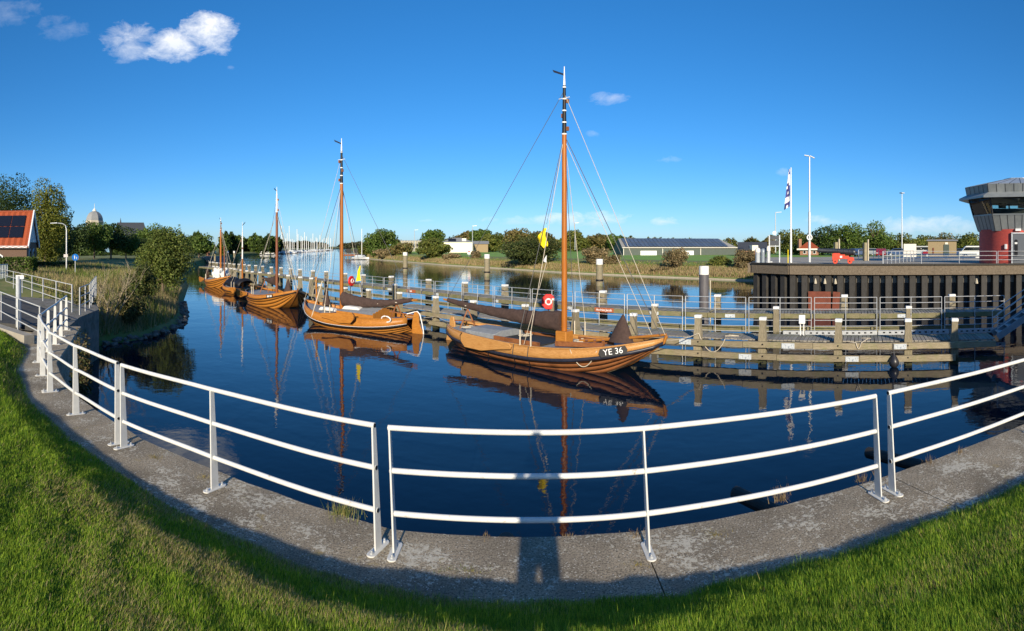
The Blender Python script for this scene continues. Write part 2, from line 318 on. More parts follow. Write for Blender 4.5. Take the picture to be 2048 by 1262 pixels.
def struct(name, mb, mt, parent=None, off=(0, 0, 0)):
    o = obj(name, mb.mesh(name, off), mt, parent); o.location = off
    if not parent: o['kind'] = 'structure'
    return o
def npmesh(name, v, nf, k, cols=None):
    """fast mesh from an (n*k,3) array of separate k-gons with per-face colours"""
    me = bpy.data.meshes.new(name); me.vertices.add(len(v)); me.vertices.foreach_set('co', np.ascontiguousarray(v, np.float32).ravel())
    me.loops.add(nf * k); me.loops.foreach_set('vertex_index', np.arange(nf * k, dtype=np.int32)); me.polygons.add(nf)
    me.polygons.foreach_set('loop_start', np.arange(0, nf * k, k, dtype=np.int32))
    me.update(calc_edges=True); me.validate()
    if cols is not None:
        a = me.color_attributes.new('Col', 'FLOAT_COLOR', 'POINT'); c = np.ones((nf * k, 4), np.float32); c[:, :3] = np.repeat(cols, k, 0); a.data.foreach_set('color', c.ravel())
    return me
def text(s, name, size, mt, parent, loc, rot, bold=.0, depth=.004):
    cu = bpy.data.curves.new(name, 'FONT'); cu.body = s; cu.size = size; cu.align_x = 'CENTER'; cu.align_y = 'CENTER'; cu.offset = bold; cu.extrude = depth
    t_ = bpy.data.objects.new(name, cu); C.objects.link(t_); dg = bpy.context.evaluated_depsgraph_get(); me = bpy.data.meshes.new_from_object(t_.evaluated_get(dg)); bpy.data.objects.remove(t_)
    me.materials.clear(); o = obj(name, me, mt, parent); o.location = loc; o.rotation_euler = rot; return o
def seg_point(poly, x):
    """point where the sight line of photo column x crosses the plan polyline"""
    d = (math.sin(th(x)), math.cos(th(x)))
    for (ax, ay), (bx, by) in zip(poly, poly[1:]):
        ex, ey = bx - ax, by - ay; den = d[0] * ey - d[1] * ex
        if abs(den) < 1e-9: continue
        r = (ax * ey - ay * ex) / den; q = (ax * d[1] - ay * d[0]) / den
        if -1e-6 <= q <= 1 + 1e-6 and r > 0: return Vector((d[0] * r, d[1] * r, 0))
    raise ValueError(x)
class Path:
    def __init__(s, pts): s.p = [Vector((a[0], a[1], 0)) for a in pts]; s.c = [0]; [s.c.append(s.c[-1] + (b - a).length) for a, b in zip(s.p, s.p[1:])]
    def at(s, t):
        t = max(0, min(s.c[-1] - 1e-6, t)); i = max(k for k in range(len(s.c) - 1) if s.c[k] <= t); d = (s.p[i + 1] - s.p[i]).normalized()
        return s.p[i] + d * (t - s.c[i]), d
    def near(s, q):
        best = (1e9, 0)
        for i, (a, b) in enumerate(zip(s.p, s.p[1:])):
            d = b - a; u = max(0, min(1, (q - a).dot(d) / d.length_squared)); r = (a + d * u - q).length
            best = min(best, (r, s.c[i] + u * d.length))
        return best[1]
    def offset(s, k):
        """parallel path, k to the left of travel"""
        out = []
        for i, p in enumerate(s.p):
            d = (s.p[min(i + 1, len(s.p) - 1)] - s.p[max(i - 1, 0)]).normalized(); out.append(p + Vector((-d.y, d.x, 0)) * k)
        return Path([(q.x, q.y) for q in out])
    def cut(s, t0, t1):
        return [s.at(t0)[0]] + [p for p, c in zip(s.p, s.c) if t0 + 1e-3 < c < t1 - 1e-3] + [s.at(t1)[0]]
# ------------------------------------------------------------------ plan geometry
ZQ = 2.02                                                     # top of the quay
RP = Path([(30, 4.75), (12, 4.72), (6.02, 4.68), (3.51, 4.63), (1.14, 4.63), (-1.12, 4.67), (-3.06, 5.2), (-4.66, 5.63), (-6.05, 6.22), (-7.3, 6.85), (-8.32, 7.6), (-9.31, 8.4), (-10.1, 9.4), (-10.76, 10.26), (-11.6, 11.3), (-12.35, 12.26), (-12.9, 12.95)])
GE = Path([(26, 3.7), (10, 3.75), (4.88, 3.83), (3.15, 3.95), (2.08, 4.03), (1.15, 4.05), (0, 4.13), (-1.24, 4.2), (-1.96, 4.37), (-2.5, 4.47), (-3.18, 4.62), (-4.1, 4.94), (-5.26, 5.36), (-7.15, 6.24), (-9.06, 7.6), (-10.6, 9.2), (-12.2, 10.3), (-16, 11.6), (-26, 14)])
def bank_z(s, X=0.0):
    s1 = np.interp(X, [-7, -3, -1, .8, 2.5], [.6, .95, 1.0, .9, .38])
    return ZQ - .02 + .41 * np.minimum(s, s1) + .165 * np.clip(s - s1, 0, 3.2) + .06 * np.clip(s - s1 - 3.2, 0, 4)
def polydist(X, Y, pts, closed=False):
    """distance to a polyline and, if closed, negative outside"""
    d = np.full(X.shape, 1e9); ins = np.zeros(X.shape, bool); n = len(pts)
    for i in range(n if closed else n - 1):
        ax, ay = pts[i][:2]; bx, by = pts[(i + 1) % n][:2]; ex, ey = bx - ax, by - ay; L = ex * ex + ey * ey
        u = np.clip(((X - ax) * ex + (Y - ay) * ey) / L, 0, 1); d = np.minimum(d, np.hypot(X - ax - u * ex, Y - ay - u * ey))
        if closed and abs(ey) > 1e-12: ins ^= ((ay > Y) != (by > Y)) & (X < ex * (Y - ay) / ey + ax)
    return np.where(ins, d, -d) if closed else d
def snoise(x, y, f, seed):
    r = np.random.default_rng(seed); o = np.zeros_like(x)
    for k in range(6):
        a = r.uniform(0, 6.28); q = f * (1 + .5 * k); o += np.sin((x * np.cos(a) + y * np.sin(a)) * q + r.uniform(0, 6.28)) / (1 + .4 * k)
    return o / 3
gpts = [(p.x, p.y) for p in GE.p]

# ------------------------------------------------------------------ water, quay, banks
mb = MB().poly([(-5000, -300, 0), (5000, -300, 0), (5000, 7000, 0), (-5000, 7000, 0)])
struct('water', mb, 'water')
qy = bpy.data.objects.new('quay', None); C.objects.link(qy); tag(qy, 'weathered concrete quay edge with lichen below the white railing', kind='structure')
outer = RP.offset(-.40); inner = RP.offset(.95)
cuts = [0] + [RP.near(Vector(q + (0,))) for q in ((9, 4.7), (3.95, 4.64), (1.13, 4.63), (-2.9, 5.15), (-5.5, 5.97), (-8.6, 7.8))] + [RP.c[-1]]
for i, (t0, t1) in enumerate(zip(cuts, cuts[1:])):
    n = max(4, int((t1 - t0) / .35)); rows = []
    for k in range(n + 1):
        t_ = t0 + .006 + (t1 - t0 - .012) * k / n; p, d = RP.at(t_); nl = Vector((-d.y, d.x, 0))
        if RP.near(p) > 0:
            e = .006 * math.sin(t_ * 9.1) + .004 * math.sin(t_ * 23)
            rows.append([p + nl * .95 + Vector((0, 0, ZQ - .5)), p + nl * .95 + Vector((0, 0, ZQ)), p - nl * (.37 + e) + Vector((0, 0, ZQ)), p - nl * (.40 + e) + Vector((0, 0, ZQ - .03)), p - nl * .40 + Vector((0, 0, -1.5))])
    m_ = MB().quadstrip(rows); m_.poly(rows[0]); m_.poly(rows[-1])
    obj('quay_slab', m_, 'quay_concrete', qy)
# grass bank under the photographer
rows = []
for k in range(150):
    t_ = GE.c[-1] * k / 149; p, d = GE.at(t_); a = GE.at(max(0, t_ - 1.2))[1] + GE.at(min(GE.c[-1], t_ + 1.2))[1]; a.normalize(); nl = Vector((-a.y, a.x, 0))
    row = [p + nl * s for s in (0, .1, .2, .35, .5, .8, 1.2, 1.8, 2.5, 3.3, 4.2, 6, 9, 14)]; ds_ = polydist(np.array([q.x for q in row]), np.array([q.y for q in row]), gpts)
    for q, e in zip(row, ds_): q.z = float(bank_z(e, q.x)) - (.12 if e < .01 else .035)
    rows.append(row)
gb = struct('grass_bank', MB().quadstrip(rows), 'soil_grass'); smooth(gb, 180)
gb['label'] = 'mown grass bank sloping down to the concrete quay'
def blades(name, mt, X, Y, Z, H, Wd, cols, lean, parent=None, slope=None):
    n = len(X); b = RNG.uniform(0, 6.283, n)
    if slope is not None: b = np.where(RNG.random(n) < .7, slope + RNG.normal(size=n) * .7, b)
    a = b + 1.5708 + RNG.normal(size=n) * .5; ca, sa = np.cos(a) * Wd / 2, np.sin(a) * Wd / 2; l = lean * H
    v = np.empty((n, 3, 3), np.float32)
    v[:, 0] = np.stack([X - ca, Y - sa, Z - .01], 1); v[:, 1] = np.stack([X + ca, Y + sa, Z - .01], 1)
    v[:, 2] = np.stack([X + np.cos(b) * l, Y + np.sin(b) * l, Z + H * np.sqrt(np.clip(1 - lean ** 2, .02, 1))], 1)
    o = obj(name, npmesh(name, v.reshape(-1, 3), n, 3, cols), mt, parent); o['kind'] = 'stuff'; return o
def palette(w, cols):
    """pick colours by weights in w (n,k), small jitter"""
    c = np.cumsum(w, 1); c /= c[:, -1:]; r = RNG.random((len(w), 1)); k = (r > c).sum(1); out = np.array(cols)[k]
    return (out * RNG.uniform(.75, 1.25, (len(w), 1))).astype(np.float32)
N = 1150000
ta = RNG.uniform(-1.0, 1.0, N); D = np.exp(RNG.uniform(math.log(2.6), math.log(17), N)); X = D * np.sin(ta); Y = D * np.cos(ta)
# camera side of the grass edge
gp = gpts + [(-26, -30), (26, -30)]
s = polydist(X, Y, gp, True); k = s > .01
X, Y, D, s = X[k], Y[k], D[k], s[k]; Z = bank_z(s, X)
dry = .8 * snoise(X, Y, 1.3, 3) + .7 * np.sin(s * 7.5 + 1.2 * snoise(X, Y, .8, 5)) * np.clip(.6 + snoise(X, Y, .9, 6), 0, 1.5); lush = snoise(X, Y, .55, 9) + .25 * (X > 0) * 1.0
n = len(X); flat = RNG.random(n) < np.clip(.03 + .28 * dry, .015, .5); Z = Z + .012 * snoise(X, Y, 14.0, 11) + .014 * snoise(X, Y, 6.0, 13) + .02 * snoise(X, Y, 3.0, 12)
cols = palette(np.stack([.8 + .5 * lush, .9 - .0 * lush, np.clip(.06 + .45 * dry, .02, 2)], 1).clip(.02, 4), [(.095, .205, .013), (.32, .45, .034), (.54, .47, .15)])
cols[flat] = palette(np.ones((flat.sum(), 3)), [(.46, .38, .18), (.32, .26, .11), (.18, .16, .05)])
sc_ = np.clip(D / 4.5, .8, 4); tall = RNG.random(n) < .006
H = np.where(flat, RNG.uniform(.02, .05, n), RNG.uniform(.014, .042, n) * (1 + .6 * np.clip(lush, -.5, 1))) * np.clip(sc_, .9, 1.5)
H = np.where(tall & ~flat, H * 2.1, H); cols[tall] *= 1.25
lean = np.where(flat, RNG.uniform(.8, .98, n), RNG.uniform(.25, .85, n))
gr = blades('grass', 'blade', X, Y, Z + np.where(flat, RNG.uniform(0, .02, n), 0), H, .0052 * sc_, cols, lean, None, np.where(X < -3, .9, 1.5))
tag(gr, 'short mown lawn grass with dry clippings on the bank', 'grass')

# ---- left bank: mound by the water and the land behind it
LB = [(-17.4, 19.0), (-17.0, 22.9), (-17.9, 26.6), (-20.0, 30.7), (-23.5, 35.6), (-28, 43), (-36, 56), (-55, 83), (-88, 149), (-125, 235), (-260, 240), (-260, 4), (-30, 5), (-19.2, 14.5), (-18.6, 18.0)]
def mound_z(X, Y):
    d = polydist(X, Y, LB, True)
    z = np.interp(d, [-8, -1, 0, .6, 2.2, 5, 9, 14, 30, 80], [-2.5, -.7, -.05, .35, 1.2, 2.1, 2.65, 2.75, 2.6, 2.6])
    d2 = polydist(X, Y, [(-19.2, 14.5), (-26, 9.2), (-40, 5)]); z = np.where(d2 < 5, np.minimum(z, 1.75 + .22 * d2), z)
    return z + np.where(d > 2, .12 * snoise(X, Y, .35, 21), 0)
gx, gy = np.meshgrid(np.concatenate([np.linspace(-130, -52, 16), np.linspace(-50, -14, 73)]), np.concatenate([np.linspace(4, 62, 100), np.linspace(66, 170, 16)]))
gz = mound_z(gx, gy); rows = [[(gx[i, j], gy[i, j], gz[i, j]) for j in range(gx.shape[1])] for i in range(gx.shape[0])]
md = struct('left_bank_terrain', MB().quadstrip(rows), 'rough_grass'); smooth(md, 180); md['label'] = 'grassy left bank with a mound reaching into the water'
# ---- far land: one sheet per side, radial profiles outwards from the waterline
def radial(name, pix, prof, mt, label):
    rows = []
    for x, y in pix:
        D0 = HC * F / (y - YH); rows.append([A(x, D0 + o, z) for o, z in prof])
    o = struct(name, MB().quadstrip(rows), mt); smooth(o, 60); o['label'] = label; return o
RB = [(1640, 563), (1560, 562.5), (1500, 561.5), (1398, 557.6), (1300, 553.5), (1200, 549), (1120, 545), (1060, 541), (1000, 537), (940, 533.5), (886, 530), (840, 526), (800, 522.5), (760, 519.5), (735, 517), (722, 514), (712, 506), (703, 501), (696, 498)]
radial('right_bank_slope', RB, [(-.6, -.6), (0, .05), (.25, .32), (3, .9), (9, 1.7), (15, 2.05), (19, 2.12)], 'rough_grass', 'far river bank with dry reed slope')
radial('right_field', RB, [(18.8, 2.12), (40, 2.25), (90, 2.3), (250, 2.2), (900, 2.4), (5200, 2.6)], 'field', 'green meadow beyond the far river bank')
LBP = [(300, 560), (362, 545), (419, 523), (470, 512.5), (515, 509), (560, 506.5), (620, 502.5), (660, 499), (690, 497)]
radial('left_far_bank', LBP, [(-1, -.5), (0, .1), (3, .9), (12, 1.4), (60, 1.6), (300, 2.0), (4000, 3)], 'rough_grass', 'low far bank on the marina side')
radial('horizon_land', [(400, 496.8), (640, 496.6), (690, 496.5), (720, 496.5), (1000, 496.5)], [(0, .1), (20, 1.5), (3000, 4)], 'rough_grass', 'low land closing the end of the water')
bk_ = MB()
for (x0, y0), (x1, y1) in zip(RB[:15], RB[1:15]):
    a, b = P(x0, y0 + .15, 0), P(x1, y1 + .15, 0); bk_.bar(a + Vector((0, 0, .08)), b + Vector((0, 0, .08)), .2, .18)
struct('bank_revetment', bk_, 'stone_pale')['label'] = 'pale timber and stone edging along the far waterline'

# ------------------------------------------------------------------ white quay railing
def quay_panel(name, label, posts, rail_ends):
    """posts: photo-derived plan points of the posts, right to left; rails run along them"""
    r = thing(name, label, 'railing', (posts[0][0], posts[0][1], ZQ), 0, 'white railing panels along the quay')
    ps = [Vector((q[0], q[1], 0)) for q in posts]
    for i, p in enumerate(ps):
        d = (ps[min(i + 1, len(ps) - 1)] - ps[max(i - 1, 0)]).normalized(); nl = Vector((-d.y, d.x, 0)); tp = p + d * .045
        o = wobj('post', MB().bar(p + Vector((0, 0, ZQ + .012)), tp + Vector((0, 0, ZQ + 1.04)), .016, .115, .016, .062, up=nl), 'white_paint', r); bevel(o, .004)
        ft = []
        for k in range(16):
            a = 2 * math.pi * k / 16; ft.append(p + nl * (.115 * (1 if math.cos(a) > 0 else -1) + .042 * math.cos(a)) + d * .042 * math.sin(a))
        f_ = wobj('foot_plate', MB().prism([(q.x, q.y) for q in ft], ZQ + .001, ZQ + .014), 'white_paint', r); bevel(f_, .003)
        for s_ in (-1, 1):
            c_ = p + nl * .112 * s_; wobj('bolt', MB().lathe([(.017, 0), (.017, .014), (.009, .016), (.009, .03)], (c_.x, c_.y, ZQ + .0135), 6), 'galv', f_)
    a, b = ps[0], ps[-1]; d0 = (ps[1] - a).normalized(); d1 = (b - ps[-2]).normalized()
    for h_ in (1.05, .69, .33):
        pts = [q + Vector((0, 0, ZQ + h_)) + (ps[1] - ps[0]).normalized() * .045 * h_ for q in ps]
        pts[0] = pts[0] - d0 * .012; pts[-1] = pts[-1] + d1 * .012
        fine = []
        for p0, p1 in zip(pts, pts[1:]):
            for q in range(6): fine.append(p0.lerp(p1, q / 6) + Vector((0, 0, .0035 * math.sin((p0.x + q) * 5.3))))
        fine.append(pts[-1])
        o = wobj('rail', MB().tube(fine, .0235, 12), 'white_paint', r); smooth(o)
        for e, dd in ((pts[0], -d0), (pts[-1], d1)):
            wobj('dark_pipe_mouth', MB().tube([e + dd * .0005, e + dd * .004], .018, 10), 'black', o)  # black disc paints the shaded hollow of the open pipe end
    return r
quay_panel('railing_panel', 'long white tube railing panel in front of the largest boat, nearest the viewer', [(3.51, 4.63), (1.14, 4.63), (-.98, 4.66)], None)
quay_panel('railing_panel', 'white railing panel cut off by the picture edge, nearest the control tower', [(8.6, 4.72), (6.2, 4.70), (3.70, 4.64)], None)
quay_panel('railing_panel', 'white railing panel over open water below the two tall masts, three posts', [(-1.13, 4.68), (-3.02, 5.2), (-4.60, 5.61)], None)
quay_panel('railing_panel', 'short white railing panel where the quay bends towards the mound', [(-4.74, 5.67), (-6.05, 6.22), (-7.3, 6.85)], None)
quay_panel('railing_panel', 'white railing panel at the sharp bend beside the lawn', [(-7.36, 6.9), (-8.32, 7.6), (-9.31, 8.4)], None)
quay_panel('railing_panel', 'white railing panel running back to the concrete wing wall', [(-9.36, 8.47), (-10.1, 9.4), (-10.76, 10.26), (-11.6, 11.3), (-12.35, 12.26)], None)
# ------------------------------------------------------------------ the photographer, standing on the bank behind the lens
def skin_body(name, mt, verts, edges, radii, parent=None, root=0, sub=2):
    me = bpy.data.meshes.new(name); me.from_pydata(verts, edges, []); o = bpy.data.objects.new(name, me); C.objects.link(o)
    o.modifiers.new('skin', 'SKIN'); sv = me.skin_vertices[0].data if me.skin_vertices else None
    if sv is None:
        bm = bmesh.new(); bm.from_mesh(me); bm.verts.layers.skin.verify(); bm.to_mesh(me); bm.free(); sv = me.skin_vertices[0].data
    for i, r_ in enumerate(radii): sv[i].radius = (r_, r_) if not isinstance(r_, tuple) else r_
    sv[root].use_root = True; sb = o.modifiers.new('sub', 'SUBSURF'); sb.levels = sub; sb.render_levels = sub; me.materials.append(M[mt]); o.parent = parent; return o
zf = 2.95; px_, py_ = .0, -.46
pr = thing('person', 'person in dark jacket holding up a phone, whose shadow falls on the quay', 'person', (px_, py_, zf))
V_ = [(0, 0, .93), (0, -.01, 1.15), (0, 0, 1.40), (0, .01, 1.50), (0, .03, 1.60), (0, .04, 1.72)]
E_ = [(0, 1), (1, 2), (2, 3), (3, 4), (4, 5)]; Rd = [.15, .15, .155, .06, .095, .085]
for s_ in (-1, 1):
    b0 = len(V_); V_ += [(.09 * s_, 0, .85), (.11 * s_, .02, .48), (.13 * s_, -.02, .09), (.14 * s_, .14, .04)]; Rd += [.095, .065, .05, .04]
    E_ += [(0, b0), (b0, b0 + 1), (b0 + 1, b0 + 2), (b0 + 2, b0 + 3)]
    b0 = len(V_); V_ += [(.17 * s_, 0, 1.41), (.23 * s_, .08, 1.20), (.12 * s_, .30, 1.48), (.085 * s_, .37, 1.57)]; Rd += [.07, .052, .042, .032]
    E_ += [(2, b0), (b0, b0 + 1), (b0 + 1, b0 + 2), (b0 + 2, b0 + 3)]
    for q in range(5):
        c0 = len(V_)
        V_ += [(.075 * s_, .385, 1.575 + .016 * q), (.055 * s_, .415 - .004 * q, 1.58 + .018 * q), (.045 * s_ if q else .06 * s_, .40, 1.59 + .018 * q)]; Rd += [.011, .009, .008]
        E_ += [(b0 + 3, c0), (c0, c0 + 1), (c0 + 1, c0 + 2)]
skin_body('body', 'jacket', V_, E_, Rd, pr)
wobj('phone', MB().box((0, -.045, HC), (.075, .009, .15)), 'black', pr)

# ------------------------------------------------------------------ jetties
NR = [(19.5, 12.9), (14.2, 16.8), (9.56, 20.1), (7.37, 21.7), (5.05, 23.4), (2.86, 25.2), (.63, 27.3), (-4.24, 31.6), (-7.1, 34.4), (-9.3, 36), (-11.3, 37.3), (-13.8, 39.2), (-15, 40.5), (-18.7, 44.3), (-24.5, 49.6), (-29.5, 54.6), (-36, 61)]
FR = [(26, 18.4), (16.5, 24.9), (10.6, 28.2), (5.2, 32.2), (-.5, 37.9), (-3.5, 41.2), (-6.6, 44.2), (-15.8, 52.2), (-21, 57.1), (-29.8, 65.5), (-40, 74.6), (-49, 82)]
NP, FP = Path(NR), Path(FR)
ZD, ZU = .92, 1.27
lj = thing('lower_jetty', 'low timber jetty of square posts and double walings where the boats lie', 'jetty', (NR[3][0], NR[3][1], 0))
uj = thing('upper_jetty', 'higher timber walkway with grey tube railing behind the moored boats', 'jetty', (FR[2][0], FR[2][1], 0))
def post(parent, p, rz, ztop, wdt=.28, cap=.13, taper=.2):
    """square timber with shoulders cut to a narrower head and a white cap"""
    hw = wdt / 2; tw = hw * (1 - taper); prof = [(-1.2, hw), (ztop - .75, hw), (ztop - .45, tw), (ztop - cap, tw)]
    m_ = MB(); rows = [[(x_ * q, y_ * (q if True else hw), z_) for x_, y_ in ((-1, -1), (1, -1), (1, 1), (-1, 1))] for z_, q in prof]
    b0 = 0; m_.quadstrip(rows, True); m_.f.append((0, 1, 2, 3)); e = len(m_.v); m_.f.append((e - 4, e - 3, e - 2, e - 1))
    l = root_of(parent).location; o = obj('post', m_, 'post_tide', parent, (p.x - l.x, p.y - l.y, 0), rz); o.rotation_euler = (random.uniform(-.02, .02), random.uniform(-.02, .02), rz)
    cp = MB().box((0, 0, ztop - cap / 2 + .006), (tw * 2 + .035, tw * 2 + .035, cap)); cc = obj('post_cap', cp, 'cap_white', o); bevel(cc, .02)
    return o
lpost = [1908, 1816, 1676, 1525, 1396, 1266, 1152, 1050, 947, 872, 799, 738, 689, 641, 622, 600, 576, 557, 538, 521, 505, 494, 482, 470, 461, 452, 442, 434, 427]
for x in lpost:
    p = seg_point(NR, x); t_ = NP.near(p); _, d = NP.at(t_); post(lj, p, math.atan2(d.y, d.x) + random.uniform(-.06, .06), (1.80 if x > 630 else 2.2) + random.uniform(-.03, .03), .30)
rnd = random.Random(3)
fpost = [1905, 1690, 1435, 1207, 1010, 930, 857, 783, 727, 691, 652, 626, 600, 581, 562, 543, 525, 511, 499, 488, 478, 468, 459, 450, 442, 434, 427, 420]
for x in fpost:
    p = seg_point(FR, x); _, d = FP.at(FP.near(p)); o = post(uj, p, math.atan2(d.y, d.x), 2.05 + rnd.uniform(-.03, .03), .36, .13, .12)
    wobj('cable', MB().tube([p + Vector((.2, -.22, 1.62)), p + Vector((-.1, -.24, 1.66)), p + Vector((-.22, -.1, 1.70)), p + Vector((.26, .0, 1.58))], .022, 5), 'black', uj)
# low posts on the camera side of the walkway
for x in (1553, 1818, 1310, 1107, 790):
    q = FP.offset(1.75); p = seg_point([(v.x, v.y) for v in q.p], x); _, d = q.at(q.near(p)); post(uj, p, math.atan2(d.y, d.x), 1.62, .30, .13, .1)
def beam_run(parent, path, off, z, h_, th_, t0, t1, mt, step=3.0, name='waling'):
    q = path.offset(off); t_ = t0; l = root_of(parent).location
    while t_ < t1 - .3:
        e = min(t1, t_ + step * rnd.uniform(.9, 1.25)); a, b = q.at(t_)[0], q.at(e - .015)[0]; L = (b - a).length; zz = z + rnd.uniform(-.012, .012)
        m_ = MB(); n = max(2, int(L / .5)); rows = []
        for k in range(n + 1):
            u = L * k / n; j = [rnd.uniform(-.012, .012) for _ in range(4)]
            rows.append([(u, -th_ / 2 + j[0], -h_ / 2 + j[1]), (u, th_ / 2, -h_ / 2 + j[1]), (u, th_ / 2, h_ / 2 + j[2]), (u, -th_ / 2 + j[0], h_ / 2 + j[2])])
        m_.quadstrip(rows, True); m_.poly(rows[0]); m_.poly(rows[-1][::-1])
        o = obj(name, m_, mt, parent, (a.x - l.x, a.y - l.y, zz), math.atan2(b.y - a.y, b.x - a.x)); bevel(o, .012); t_ = e
tl0 = NP.near(A(2000, 21.5)); tl1 = NP.near(seg_point(NR, 790)); tend = NP.c[-1] - .5
beam_run(lj, NP, .25, .77, .24, .16, tl0, tl1, 'old_wood'); beam_run(lj, NP, .25, .30, .24, .16, tl0 + 1.6, tl1, 'old_wood')
beam_run(lj, NP, .25, .95, .2, .15, tl1, tend, 'old_wood', 4); beam_run(lj, NP, -1.55, .78, .2, .15, tl0, tl1, 'old_wood')
def planks(parent, path, off, wid, z, t0, t1, pitch, mt, most):
    q = path; l = root_of(parent).location; me = []
    for k in range(5):
        m_ = MB().box((0, 0, -.025), (pitch * .86, wid + rnd.uniform(-.03, .03), .05)); mm = m_.mesh('plank'); mm.materials.append(M[mt]); me.append(mm)
    t_ = t0; n = 0; rest = MB()
    while t_ < t1:
        p, d = q.at(t_); nl = Vector((-d.y, d.x, 0)); c = p + nl * off; rz = math.atan2(d.y, d.x) + rnd.uniform(-.012, .012)
        if n < most:
            o = bpy.data.objects.new('plank', me[n % 5]); C.objects.link(o); o.parent = parent; o.location = (c.x - l.x, c.y - l.y, z + rnd.uniform(-.006, .006)); o.rotation_euler = (rnd.uniform(-.008, .008), 0, rz)
        else: rest.box((c.x, c.y, z - .025), (pitch * .86, wid, .05), rz)
        t_ += pitch; n += 1
    if rest.v: o = wobj('far_planking', rest, mt, parent); o['kind'] = 'stuff'
planks(lj, NP, -.85, 1.45, ZD, tl0, tl1, .155, 'deck_wood', 240)
# upper walkway: deck camera-side of the far posts, fascia beam, low mossy waling, steel beam
fu0, fu1 = FP.near(A(2046, 26)), FP.c[-1] - .5
planks(uj, FP, .95, 1.5, ZU, fu0, fu1, .16, 'deck_wood', 290)
beam_run(uj, FP, 1.72, ZU - .13, .24, .16, fu0, fu1, 'green_wood', 3.2, 'fascia'); beam_run(uj, FP, 0.25, ZU - .16, .2, .14, fu0, fu1, 'green_wood', 3.2, 'fascia')
beam_run(uj, FP, 1.3, .42, .26, .2, fu0 + 1.2, FP.near(seg_point(FR, 640)), 'green_wood', 3.4)
for x0, x1 in ((2010, 1900), (1898, 1756), (1754, 1610), (1608, 1566)):
    q = FP.offset(2.05); a = seg_point([(v.x, v.y) for v in q.p], x0); b = seg_point([(v.x, v.y) for v in q.p], x1); o = wobj('steel_beam', MB().bar(a + Vector((0, 0, .36)), b + Vector((0, 0, .36)), .22, .22), 'galv', uj); bevel(o, .01)
    L = (b - a).length; n = int(L / .28); dd = (b - a).normalized(); nn = Vector((-dd.y, dd.x, 0))
    hm = MB()
    for k in range(1, n): c = a + dd * (L * k / n) + nn * .113; hm.box((c.x, c.y, .37), (.11, .01, .07), math.atan2(dd.y, dd.x))
    wobj('perforation', hm, 'black', o)['kind'] = 'stuff'
# grey tube railing bolted to the fascia, three rails above the deck and three below
rq = FP.offset(1.86); t_ = rq.near(A(2040, 26.5)); l = uj.location
while t_ < FP.near(seg_point(FR, 620)):
    e = t_ + 3.15; a, b = rq.at(t_)[0], rq.at(e)[0]; dd = (b - a).normalized(); L = (b - a).length; rz = math.atan2(dd.y, dd.x); m_ = MB()
    o = bpy.data.objects.new('railing_panel', None); C.objects.link(o); o.parent = uj; o.location = (a.x - l.x, a.y - l.y, 0); o.rotation_euler = (0, 0, rz)
    for u in (.03, L / 2, L - .03): obj('upright', MB().tube([(u, 0, .2), (u, 0, 2.08)], .021, 6), 'galv', o)
    for z_ in (2.08, 1.80, 1.50, .95, .66, .40): obj('rail', MB().tube([(.03, 0, z_), (L - .03, 0, z_)], .018, 6), 'galv', o)
    for u in (.03, L / 2, L - .03): obj('bracket', MB().box((u, -.04, ZU - .12), (.07, .1, .24)), 'black', o)
    t_ = e + .1
# pale number plates on the walings
def plate(parent, path, off, x, z, wd=.5, h_=.2, mt='plate_pale', name='number_plate'):
    q = path.offset(off); p = seg_point([(v.x, v.y) for v in q.p], x); _, d = q.at(q.near(p))
    l = root_of(parent).location; o = obj(name, MB().box((0, 0, 0), (wd, .02, h_)), mt, parent, (p.x - l.x, p.y - l.y, z), math.atan2(d.y, d.x)); return o
for x in (1576, 1800, 1370): plate(lj, NP, .345, x, .77)
for x in (1490, 1704): plate(lj, NP, .345, x, .30)
for x in (1308, 1460, 1632, 1805, 991, 831 - 52, 1137, 703, 873): plate(uj, FP, 1.81, x, ZU - .13, .5, .17)
for x, s in ((1208, 'Andries Jacob'), (822, '')):
    o = plate(uj, FP, 1.83, x, ZU - .1, 1.15, .24, 'sign_brown', 'name_board'); 
    if len(s) > 5: text(s, 'lettering', .17, 'white', o, (0, .013, 0), (R(90), 0, R(180)), .002)
    else: obj('worn_lettering', MB().box((.13, .013, .0), (.05, .006, .13)).box((.05, .013, -.01), (.05, .006, .10)).box((-.03, .013, -.01), (.05, .006, .10)).box((-.10, .013, .0), (.04, .006, .12)), 'white', o)
# bolts on the lower posts
for x in (1816, 1676, 1525, 1396):
    q = NP.offset(.335); p = seg_point([(v.x, v.y) for v in q.p], x)
    for z_ in (.80, .34, .1): o = wobj('bolt', MB().tube([p + Vector((.02, .03, z_)), p + Vector((-.012, -.018, z_))], .032, 6), 'black', lj)

# things on and round the jetties
def on(path, off, x, z=0): q = path.offset(off); p = seg_point([(v.x, v.y) for v in q.p], x); p.z = z; return p
p = on(NP, -1.35, 1604, ZD); bx_ = thing('power_box', 'small white electric supply box on two pipes above the low jetty', 'electric box', p)
o = obj('cabinet', MB().box((0, 0, .66), (.26, .18, .36), -.6), 'white', bx_); bevel(o, .02)
for s_ in (-1, 1): obj('pipe', MB().tube([(.06 * s_, -.04 * s_, 0), (.06 * s_, -.04 * s_, .5)], .022, 8), 'white', bx_)
p = on(NP, .42, 1788, .05); fd = thing('fender_buoy', 'black teardrop fender hanging from the low jetty waling', 'fender', p)
o = obj('buoy', MB().lathe([(.03, .48), (.05, .42), (.12, .33), (.19, .2), (.2, .1), (.16, 0), (.08, -.06), (.02, -.08)][::-1], (0, 0, 0), 16), 'rubber', fd); smooth(o, 60)
obj('rope', MB().tube([(0, 0, .46), (0, .02, 1.0)], .012, 5), 'rope_dark', fd)
